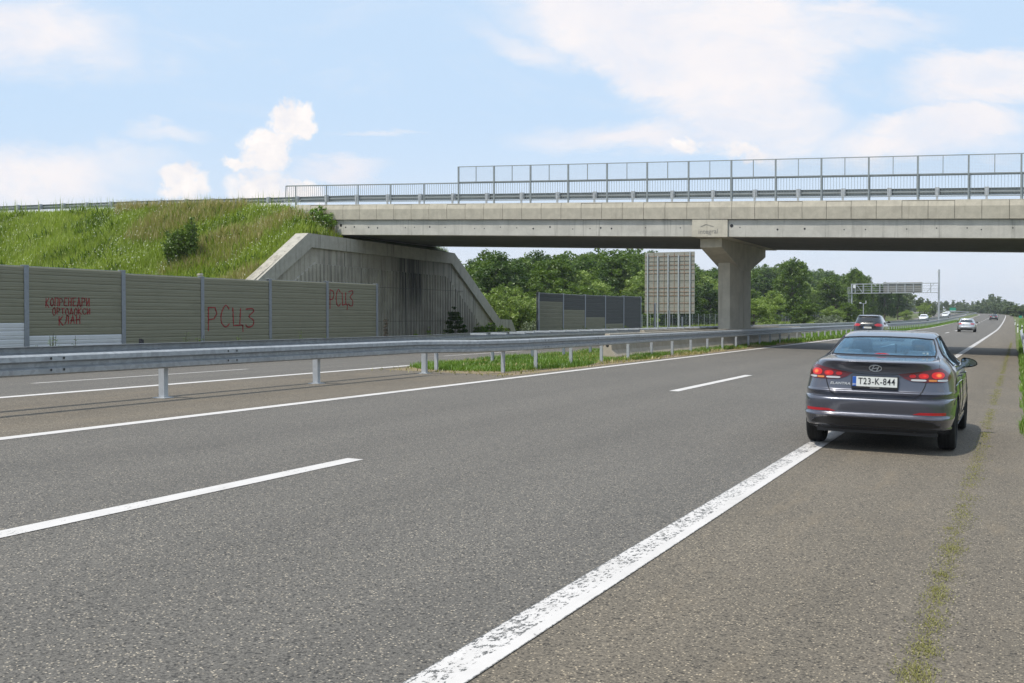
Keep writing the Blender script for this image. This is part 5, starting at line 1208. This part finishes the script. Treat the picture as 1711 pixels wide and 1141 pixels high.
for kind, m_ in (('mid', 'leaf_mid'), ('dark', 'leaf_dark'), ('light', 'leaf_light'), ('far', 'leaf_far_haze')):
    protos[kind] = [tree_proto('deciduous_tree', H0, r_, m_, sd, nl=nl, clusters=cl, per=pr_, leaf_=lf, base=bs, loose=lo) for sd, r_, nl, cl, pr_, lf, bs, lo in
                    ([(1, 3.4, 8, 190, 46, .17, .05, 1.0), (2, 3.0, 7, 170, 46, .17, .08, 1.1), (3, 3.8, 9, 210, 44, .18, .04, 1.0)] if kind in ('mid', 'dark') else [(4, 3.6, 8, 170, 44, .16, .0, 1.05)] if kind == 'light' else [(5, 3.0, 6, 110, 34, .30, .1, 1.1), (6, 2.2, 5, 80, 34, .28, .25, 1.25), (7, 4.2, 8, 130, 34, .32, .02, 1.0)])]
used = set()
def plant(kind, x, y, top, label, grp, cat='tree', rnd=random, wide=1., name=None, gz=None):
    """top = height above the ground"""
    pr_ = protos[kind]; k = rnd.randrange(len(pr_)); key = (kind, k)
    o = pr_[k] if key not in used else copy_tree(pr_[k]); used.add(key)
    g = ground_z(x, y) if gz is None else gz; s_ = top / (H0 * .99)
    o.location = (x, y, g); o.rotation_euler = (0, 0, rnd.uniform(0, 6.28)); w_ = s_ ** .75 * wide * rnd.uniform(.92, 1.12); o.scale = (w_, w_, s_)
    if name: o.name = name
    tag(o, label, cat, grp); return o
rd = random.Random(21)
cnt = {}
def sky_top(x, y, f_=1.):
    px, d = px_of(x, y); return (EYE + (531 - interp(SKY, px)) / FPX * d) * f_ - ground_z(x, y), px
segs = [('behind the shrubs', 760, 895), ('behind the far barrier', 895, 1078), ('behind the big sign', 1078, 1165), ('between sign and pier', 1165, 1215), ('between pier and gantry', 1215, 1425), ('behind the gantry', 1425, 1580)]
def zone(px):
    for nm, a, b in segs:
        if px < b: return nm if px >= a else 'above the wing wall'
    return 'beyond the gantry column'
wood = []
rows_ = [(-47.5, 92, 330, 4.2, .90, 'first row'), (-53, 84, 420, 5.0, .99, 'second row'), (-61, 80, 470, 6.2, 1.0, 'third row'), (-74, 90, 520, 11, 1.0, 'back row'), (-36.5, 268, 440, 8.5, .97, 'roadside row'), (-43, 290, 460, 9.5, 1.0, 'second roadside row')]
tone = ['mid', 'mid', 'dark', 'mid', 'light']
for X, y0, y1, sp, f_, rn in rows_:
    y = y0
    while y < y1:
        x = X + rd.uniform(-2.2, 2.2) + _tab[min(int(y), 620)][0] * (1 if y > 250 else 0) ; t_, px = sky_top(x, y, rd.uniform(f_ - .14, f_))
        if rn == 'first row': t_ *= rd.choice((.72, .86, .95, .6))
        if 700 < px < 1585:
            kd = rd.choice(('mid', 'mid', 'mid', 'dark', 'dark')) if rn != 'first row' else rd.choice(('mid', 'dark', 'mid', 'mid', 'light'))
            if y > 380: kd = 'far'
            wd = {'mid': 'mid green', 'dark': 'dark green', 'light': 'pale green', 'far': 'hazy green'}[kd]
            o = plant(kd, x, y, max(3.5, t_), 'tree', None, rnd=rd, wide=1.15 if t_ > 5 else 1.3); wood.append((zone(px), rn, px, wd, o))
        y += sp * rd.uniform(.8, 1.2) * (1 + max(0, y - 200) / 200)
# the tree that stands above the ladder end of the gantry and its neighbours
for px, ytop, Y, kd, lb, wd_ in [(1430, 450, 235, 'mid', 'tallest rounded tree rising above the ladder end of the gantry', .9), (1478, 472, 300, 'dark', 'dark dense tree behind the message board of the gantry', .9), (1500, 480, 310, 'dark', 'dark narrow tree just past the message board of the gantry', .8),
                            (1537, 496, 360, 'far', 'pale rounded tree between message board and gantry column', .9), (1556, 502, 380, 'far', 'low hazy tree touching the gantry column', 1.0), (1395, 459, 225, 'mid', 'broad mid green tree left of the gantry ladder', 1.1), (1326, 434, 190, 'mid', 'tallest tree of the wood between pier and gantry', 1.0)]:
    r_ = ray(px, 531); x = r_[0] / r_[1] * Y; d = px_of(x, Y)[1]; g = ground_z(x, Y)
    plant(kd, x, Y, EYE + (531 - ytop) / FPX * d - g, lb, None, rnd=rd, wide=wd_)
# light bushes along the front edge
bush = [(1545, 506, 290, 'light', 'big pale green bush at the foot of the gantry column'), (1515, 518, 270, 'light', 'low pale bush left of the gantry column'), (1390, 512, 175, 'light', 'silvery green bush behind the wire fence beside the black SUV'), (1290, 487, 135, 'light', 'pale green bush right of the bridge pier behind the fence'),
        (1345, 500, 150, 'mid', 'rounded green bush in front of the wood between pier and SUV'), (1260, 500, 128, 'light', 'small pale bush partly hidden by the pier'), (1415, 506, 190, 'mid', 'green bush at the foot of the gantry ladder')]
for px, ytop, Y, kd, lb in bush:
    r_ = ray(px, 531); x = r_[0] / r_[1] * Y; d = px_of(x, Y)[1]; g = ground_z(x, Y); t_ = EYE + (531 - ytop) / FPX * d - g
    plant(kd, x, Y, t_, lb, None, 'bush', rd, wide=1.5 if t_ < 4 else 1.15)
ORD = ['first', 'second', 'third', 'fourth', 'fifth', 'sixth', 'seventh', 'eighth', 'ninth', 'tenth', 'eleventh', 'twelfth', 'thirteenth', 'fourteenth', 'fifteenth', 'sixteenth', 'seventeenth', 'eighteenth', 'nineteenth', 'twentieth'] + ['twenty-' + q for q in ('first', 'second', 'third', 'fourth', 'fifth', 'sixth', 'seventh', 'eighth', 'ninth')] + ['thirtieth'] + ['thirty-' + q for q in ('first', 'second', 'third', 'fourth', 'fifth', 'sixth', 'seventh', 'eighth', 'ninth')]
def number_off(lst, fmt, grp):
    """give each tree of a row its place in the row"""
    rows__ = {}
    for z_, r_, px, wd, o in lst: rows__.setdefault((z_, r_), []).append((px, wd, o))
    for (z_, r_), v in rows__.items():
        v.sort(key=lambda q: q[0])
        for i, (px, wd, o) in enumerate(v): tag(o, fmt % (wd, ORD[min(i, 38)], r_, z_) if '%s' in fmt else fmt, 'tree', grp)
number_off(wood, '%s tree, %s from left in the wood\'s %s, %s', 'trees of the wood')
# far belt beyond the bend, behind the outer edge of the vanishing road
edge = [(px_of(*road_pt(s_, 2)[:2]), s_) for s_ in range(250, 760, 10)]
far = []
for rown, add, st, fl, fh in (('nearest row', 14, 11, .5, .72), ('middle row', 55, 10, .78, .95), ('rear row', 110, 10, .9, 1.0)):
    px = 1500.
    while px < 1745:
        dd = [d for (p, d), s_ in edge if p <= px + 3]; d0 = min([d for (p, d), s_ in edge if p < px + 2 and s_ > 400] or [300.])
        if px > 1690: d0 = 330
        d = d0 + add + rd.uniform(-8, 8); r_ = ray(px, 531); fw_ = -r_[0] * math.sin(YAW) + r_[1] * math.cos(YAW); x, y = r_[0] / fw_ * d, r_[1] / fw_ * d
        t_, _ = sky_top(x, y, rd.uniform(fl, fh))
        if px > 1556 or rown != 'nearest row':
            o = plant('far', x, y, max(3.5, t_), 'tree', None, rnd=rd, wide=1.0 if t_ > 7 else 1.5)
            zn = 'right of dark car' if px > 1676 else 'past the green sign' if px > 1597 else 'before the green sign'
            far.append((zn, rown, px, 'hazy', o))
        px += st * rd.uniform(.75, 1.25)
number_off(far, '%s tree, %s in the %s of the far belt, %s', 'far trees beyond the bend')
for px, ytop, lb in ((1655, 490, 'tallest hazy tree of the far belt, left of the dark car'), (1642, 498, 'hazy far tree with a thin crown next to the tallest of the belt'), (1610, 501, 'hazy far tree right of the green direction sign')):
    Y = 720; r_ = ray(px, 531); x = r_[0] / r_[1] * Y; d = px_of(x, Y)[1]; plant('far', x, Y, EYE + (531 - ytop) / FPX * d - ground_z(x, Y), lb, None, rnd=rd, wide=.8)
for kd in protos:
    for k, o in enumerate(protos[kd]):
        if (kd, k) not in used:
            for c in list(o.children): bpy.data.objects.remove(c)
            bpy.data.objects.remove(o)
# willow-like shrub left of the far noise barrier: many upright shoots
def shrub(name, x, y, z, h, rad, m_, seed, label, clusters=60, per=60, leaf_=.07, upright=True, cat='shrub'):
    rd_ = np.random.default_rng(seed); e = empty(name, (x, y, z), label, cat); cs = []
    mb = MB(); py = random.Random(seed)
    for i in range(clusters):
        a = py.uniform(0, 6.28); r_ = rad * math.sqrt(py.random()); hh = h * (1 - .45 * (r_ / rad) ** 2) * py.uniform(.75, 1.05)
        tip = (math.cos(a) * r_, math.sin(a) * r_, hh)
        limb(mb, (math.cos(a) * r_ * .25, math.sin(a) * r_ * .25, -.1), tip, .02 + h * .003, .006, seed * 9 + i, 3, 3, .05)
        for k in range(5):
            t_ = (k + 1.5) / 6.2; cs.append((tip[0] * (.3 + .7 * t_), tip[1] * (.3 + .7 * t_), tip[2] * t_))
    cs = np.array(cs); V, F, va = leaves(cs, np.full(len(cs), h * .07 + .06), per // 3, leaf_, shell=.2)
    npmesh('foliage', V, F, m_, e, va); mb.build('stems', 'bark', e); return e
shrub('willow_shrub', -37.6, 80.5, -.05, 4.5, 3.5, 'leaf_light', 31, 'light green willow-like shrub between the wing wall and the far noise barrier', 170, 90, .10)
shrub('willow_shrub', -40.5, 75.5, -.05, 3.3, 2.0, 'leaf_light', 36, 'lower pale green shrub tight against the end of the sloping wing wall', 70, 60, .10)
shrub('silver_shrub', -34.2, 78.5, -.05, 1.7, 1.3, 'leaf_silver', 33, 'low silvery shrub at the foot of the willow-like shrub', 40, 45, .06)
shrub('silver_shrub', *(lambda q: (q[0], q[1]))(on_y(1387, 531, 165)), -.05, 2.4, 2.6, 'leaf_silver', 34, 'silvery bush against the dark wood near the black SUV', 60, 50, .13)
# sapling and plants before the abutment
def small_plant(name, x, y, z, h, label, m_, seed, whorls=6, spread=.7, leaf_=.08, dense=26, cat='plant'):
    e = empty(name, (x, y, z), label, cat); py = random.Random(seed); mb = MB(); mb.bar((0, 0, -.1), (0.02, 0, h * .95), .02, .006, n=5); cs = []
    for i in range(whorls):
        zz = h * (.12 + .83 * i / whorls)
        for k in range(4):
            a = py.uniform(0, 6.28); L_ = spread * (1 - .75 * i / whorls) * py.uniform(.6, 1.1); tip = Vector((math.cos(a) * L_, math.sin(a) * L_, zz + L_ * .12)); mb.bar((0, 0, zz), tip, .008, .003, n=3)
            for q in (.45, .75, 1.0): cs.append(tuple(Vector((0, 0, zz)).lerp(tip, q)))
    cs.append((0, 0, h)); cs = np.array(cs); V, F, va = leaves(cs, np.full(len(cs), .10 * h ** .5 + .02), dense, leaf_, flat=.8, shell=.1); npmesh('leaves', V, F, m_, e, va); mb.build('stem', 'bark', e); return e
small_plant('sapling', -31.0, 59.1, .0, 2.25, 'dark leafy sapling growing before the ribbed abutment', 'leaf_dark', 41, 7, .85, .09, 30, 'sapling')
small_plant('weed', -31.2, 62.6, .0, 1.25, 'thin leafy weed right of the dark sapling at the abutment foot', 'leaf_mid', 43, 5, .5, .06, 14)
shrub('bush', -31.0, 64.2, 0., 1.45, 1.3, 'leaf_vivid', 44, 'round green bush at the foot of the sloping wing wall', 50, 60, .07, cat='bush')
small_plant('weed', -30.6, 47.9, 0., 1.55, 'dry dark stalk standing at the end post of the noise barrier', 'bark', 45, 8, .12, .03, 5)
small_plant('weed', -30.8, 50.8, 0., 1.75, 'brown seeded stalk in front of the ribbed abutment', 'bark', 46, 9, .16, .035, 7)
for i, (yy, hh) in enumerate(((53.5, .9), (55.0, 1.1), (56.8, .85), (46.3, .6), (49.2, .55))):
    small_plant('weed', -30.5, yy, 0, hh, ['light green weed right of the brown stalk', 'taller light green weed with yellow tips before the abutment', 'light green weed left of the dark sapling', 'low weed beside the end post of the noise barrier', 'low weed between the two dry stalks'][i], 'leaf_light', 50 + i, 5, .25, .04, 12)
wd = [(24.9, 1.15, 'thin yellow green weed beside the second barrier post'), (25.6, .75, 'short weed in front of the light grey lower panel'), (23.9, .7, 'weed near the base of the barrier post at the left end'), (27.6, .55, 'low weed before the graffitied panel'), (30.6, .95, 'feathery weed before the plain olive panel'), (31.2, .8, 'leaning weed before the plain olive panel'), (31.8, .7, 'small bushy weed near the middle barrier post'), (33.6, .8, 'upright weed under the large red letters'), (35.3, .55, 'low weed right of the large red letters'), (37.8, .85, 'pair of thin stalks before the barrier'), (39.2, .6, 'small weed near the fifth barrier panel'), (43.2, .6, 'small weed under the smaller red letters')]
for i, (yy, hh, lb) in enumerate(wd): shrub('weed', -27.0 + (i % 3) * .15, yy, .0, hh + .4, .14, 'leaf_vivid', 70 + i, lb, 5, 30, .022, cat='weed')
wd = [(66.8, 'first'), (70.0, 'second'), (74.6, 'third'), (79.2, 'fourth')]
for yy, nn in wd: shrub('weed', -26.9, yy, 0., 1.2, .5, 'leaf_mid', int(yy), 'pale weed before the %s panel of the far noise barrier' % nn, 12, 36, .04, cat='weed')
# bush on the embankment and the climber at the bridge end
gzb = emb_z(-38.6, 43.6)
shrub('bush', -38.75, 43.6, gzb - .1, 2.25, .75, 'leaf_mid', 61, 'dark green two-headed bush growing on the grassy embankment', 46, 90, .06, cat='bush')
shrub('bush', -38.05, 43.8, gzb + .35, 2.4, .52, 'leaf_mid', 62, 'upper crown of the bush leaning out on the grassy embankment', 20, 90, .06, cat='bush')
shrub('climbing_shrub', -34.1, 49.45, 5.95, 1.85, .85, 'leaf_vivid', 63, 'green shrub growing over the parapet at the left end of the bridge', 40, 90, .065)
shrub('climbing_shrub', -35.3, 49.3, 5.9, 1.15, .9, 'leaf_mid', 64, 'low green shrub in the corner between embankment and bridge end', 26, 70, .055)

# ---------------------------------------------------------------- grasses
def blades(pts, h, w_, m_, name, lean=.25, kind='stuff', v0=None, segs=1, tuft=1):
    """pts (n,3) roots; one bent blade each"""
    n = len(pts); a = rng.random(n) * 6.283; hh = h * (.55 + .75 * rng.random(n)); ww = w_ * (.7 + .6 * rng.random(n))
    dx = np.cos(a); dy = np.sin(a); side = np.stack([-dy, dx, np.zeros(n)], 1) * ww[:, None] * .5
    ln = lean * (.3 + rng.random(n)); tip = pts + np.stack([dx * ln * hh, dy * ln * hh, hh], 1); mid = pts + np.stack([dx * ln * hh * .3, dy * ln * hh * .3, hh * .55], 1)
    V = np.stack([pts - side, pts + side, mid + side * .8, mid - side * .8, tip], 1).reshape(-1, 3)
    i = np.arange(n) * 5; F = np.stack([i, i + 1, i + 2, i + 3], 1); F2 = np.stack([i + 3, i + 2, i + 4, i + 4], 1)
    F3 = np.stack([i + 3, i + 2, i + 4], 1)
    var = np.repeat(np.clip((rng.random(n) if v0 is None else v0 * .65 + rng.random(n) * .35), 0, 1), 5)
    me = bpy.data.meshes.new(name); k = 2 * n
    me.vertices.add(len(V)); me.vertices.foreach_set('co', V.astype('f').ravel())
    li = np.concatenate([F.ravel(), F3.ravel()]); me.loops.add(len(li)); me.loops.foreach_set('vertex_index', li.astype('i'))
    me.polygons.add(k); me.polygons.foreach_set('loop_start', np.concatenate([np.arange(0, 4 * n, 4), 4 * n + np.arange(0, 3 * n, 3)]).astype('i')); me.update(calc_edges=True)
    at = me.attributes.new('var', 'FLOAT', 'POINT'); at.data.foreach_set('value', var.astype('f'))
    o = bpy.data.objects.new(name, me); COL.objects.link(o); me.materials.append(M[m_]); return tag(o, kind=kind)
def scatter(n, x0, x1, y0, y1, zf, keep=None):
    x = x0 + (x1 - x0) * rng.random(n); y = y0 + (y1 - y0) * rng.random(n)
    if keep is not None: k = keep(x, y); x, y = x[k], y[k]
    z = np.array([zf(a, b) for a, b in zip(x, y)]); return np.stack([x, y, z], 1)
def fld(x, y, s, ph=0): return (np.sin(x * s + ph) * np.cos(y * s * 1.3 + ph * 2) + np.sin((x + y) * s * .6 + ph * 3) + np.sin(x * s * 2.1 - y * s * 1.7 + ph)) / 6 + .5
p_ = scatter(120000, -76, -33.1, 37.5, 50.2, emb_z)
v = fld(p_[:, 0], p_[:, 1], .8, 1.); hz_ = (.30 + .50 * fld(p_[:, 0], p_[:, 1], .5, 2.)) * np.clip(1.35 - (p_[:, 1] - 44) * .11, .45, 1)
blades(p_, hz_ * .85, .032, 'grass_blade', 'tall_grass', .75, v0=v)
p_ = scatter(34000, -50, -33.3, 38, 50.1, emb_z, lambda x, y: (fld(x, y, .42, 4.) + (y - 45) * .035) > .66); blades(p_, .66, .04, 'grass_straw', 'dry_grass', .4)
p_ = scatter(5200, -74, -33.3, 38, 50.1, emb_z, lambda x, y: fld(x, y, .8, 1.) > .45); blades(p_, .95, .03, 'grass_blade', 'tall_stalks', .15)
p_ = scatter(26000, -74, -33.3, 37.6, 49.6, emb_z, lambda x, y: fld(x, y, 1.3, 5.) > .62); blades(p_, .55, .085, 'leaf_mid', 'broad_weeds', .9)
p_ = scatter(13000, -15.2, -11.3, 27, 70, lambda a, b: road_pt(b, a)[2] - .01, lambda x, y: fld(x, y, 1.1, 2.) > .5); blades(p_, .13, .02, 'grass_straw', 'dry_median_grass', .9)
# white flower heads
p_ = scatter(17000, -70, -33.2, 38, 50, emb_z, lambda x, y: fld(x, y, .9, 2.4) > .5); n = len(p_); p_[:, 2] += .45 + .45 * rng.random(n)
s_ = .010 + .022 * rng.random(n); ax_ = rng.normal(size=(n, 3)) * .35 + np.array([-.3, -.6, .7]); ax_ /= np.linalg.norm(ax_, axis=1)[:, None]; t1 = np.cross(ax_, np.array([1., .2, 0])); t1 /= np.linalg.norm(t1, axis=1)[:, None]; t2 = np.cross(ax_, t1)
V = np.stack([p_ + t1 * s_[:, None], p_ + t2 * s_[:, None], p_ - t1 * s_[:, None], p_ - t2 * s_[:, None]], 1).reshape(-1, 3)
tag(npmesh('white_wildflowers', V, np.arange(n * 4).reshape(n, 4), 'petal', None, np.repeat(rng.random(n), 4)), kind='stuff')
# top edge of the far slope seen beyond the wall, and the near end slope
p_ = scatter(9000, -44, -33.1, 61.8, 68, emb_z); blades(p_, .5, .04, 'grass_blade', 'slope_grass', .35)
# median grass
def med_keep(x, y):
    return (x < -11.75 + .25 * np.sin(y * .9)) & (x > -15.2) & (y > 25.2 + (x + 13.5) ** 2 * .35) & (rng.random(len(x)) < np.clip(1.6 - y / 90, .25, 1))
p_ = scatter(70000, -15.3, -11.45, 25, 62, lambda a, b: road_pt(b, a)[2] - .01, med_keep); blades(p_, .07 + .13 * fld(p_[:, 0], p_[:, 1], 1.2, .5), .018, 'grass_short', 'median_grass', .6, v0=fld(p_[:, 0], p_[:, 1], .9, 3))
p_ = scatter(50000, -15.0, -11.3, 62, 260, lambda a, b: road_pt(b, a)[2] - .01); p_[:, 0] += np.array([_tab[int(b)][0] for b in p_[:, 1]]) * 0; blades(p_, .22, .05, 'grass_short', 'median_grass', .6)
p_ = scatter(1500, -15.0, -11.1, 23.8, 44, lambda a, b: road_pt(b, a)[2] - .005); blades(p_, .08, .02, 'grass_dry', 'dry_median_grass', 1.2)
# right verge
def verge_keep(x, y): return x > .06 + .05 * np.sin(y * 1.3)
p_ = scatter(42000, .02, 2.2, 16, 90, lambda a, b: road_pt(b, a)[2] - .03, verge_keep); blades(p_, .16, .016, 'grass_short', 'verge_grass', .5)
p_ = scatter(9000, -.15, 3.5, 90, 330, lambda a, b: road_pt(b, a)[2] - .05); p_ = p_[p_[:, 0] > .1]; p_[:, 0] += 0; blades(p_, .3, .05, 'grass_short', 'verge_grass', .5)
# meadow beyond the opposite carriageway
p_ = scatter(60000, -46, -28.2, 86, 260, lambda a, b: ground_z(a, b), lambda x, y: rng.random(len(x)) < np.clip(1.4 - y / 260, .2, 1)); blades(p_, .45 + .4 * fld(p_[:, 0], p_[:, 1], .25, 1), .05, 'grass_blade', 'meadow_grass', .4, v0=fld(p_[:, 0], p_[:, 1], .2, 2))
p_ = scatter(22000, -32.3, -27.9, 28, 86, lambda a, b: ground_z(a, b)); blades(p_, .28, .03, 'grass_blade', 'verge_weeds', .5)
p_ = scatter(9000, -27.6, -26.2, 18, 90, lambda a, b: ground_z(a, b) + .03); blades(p_, .28, .025, 'grass_short', 'verge_weeds', .5)
# moss and clippings along the shoulder seam
cl = []
for i in range(160):
    y = 4.3 + 90 * rng.random() ** 1.7; cl.append((y, -.43 + .05 * rng.normal() - .0 * y, .02 + .05 * rng.random(), 10 + int(60 * rng.random() ** 2)))
cl += [(5.36, -.41, .060, 330), (5.78, -.40, .055, 210), (8.4, -.41, .07, 260), (6.9, -.42, .06, 160), (10.8, -.41, .09, 160), (6.3, -.40, .05, 110)]
P4 = []
for y, x, r_, n in cl:
    q = rng.normal(size=(n, 2)) * np.array([r_ * .75, r_ * 1.3]); P4.append(np.stack([x + q[:, 0], y + q[:, 1], np.zeros(n)], 1))
q = np.stack([-.42 + .045 * rng.normal(size=16000), 5 + 75 * rng.random(16000) ** 1.3, np.zeros(16000)], 1); q = q[fld(q[:, 0], q[:, 1], 1.7, .3) > .30]; P4.append(q); P4 = np.concatenate(P4); P4[:, 2] = -.021 * P4[:, 0] + .001
blades(P4, .010, .0045, 'grass_dry', 'shoulder_moss', 2.0)

# ---------------------------------------------------------------- air
mb = MB(); mb.box(-1520, 1520, -320, 1920, -2.6, 42)
hm = bpy.data.materials.new('haze'); hm.use_nodes = True; ht = NT(hm.node_tree); ht.n.remove(ht.n['Principled BSDF'])
pv = ht.new('ShaderNodeVolumePrincipled'); pv.inputs['Color'].default_value = (.86, .91, .98, 1); pv.inputs['Density'].default_value = .00022; pv.inputs['Anisotropy'].default_value = .2
ht.link(pv.outputs[0], ht.n['Material Output'].inputs['Volume']); M['haze'] = hm
tag(mb.build('haze', 'haze'), kind='stuff')
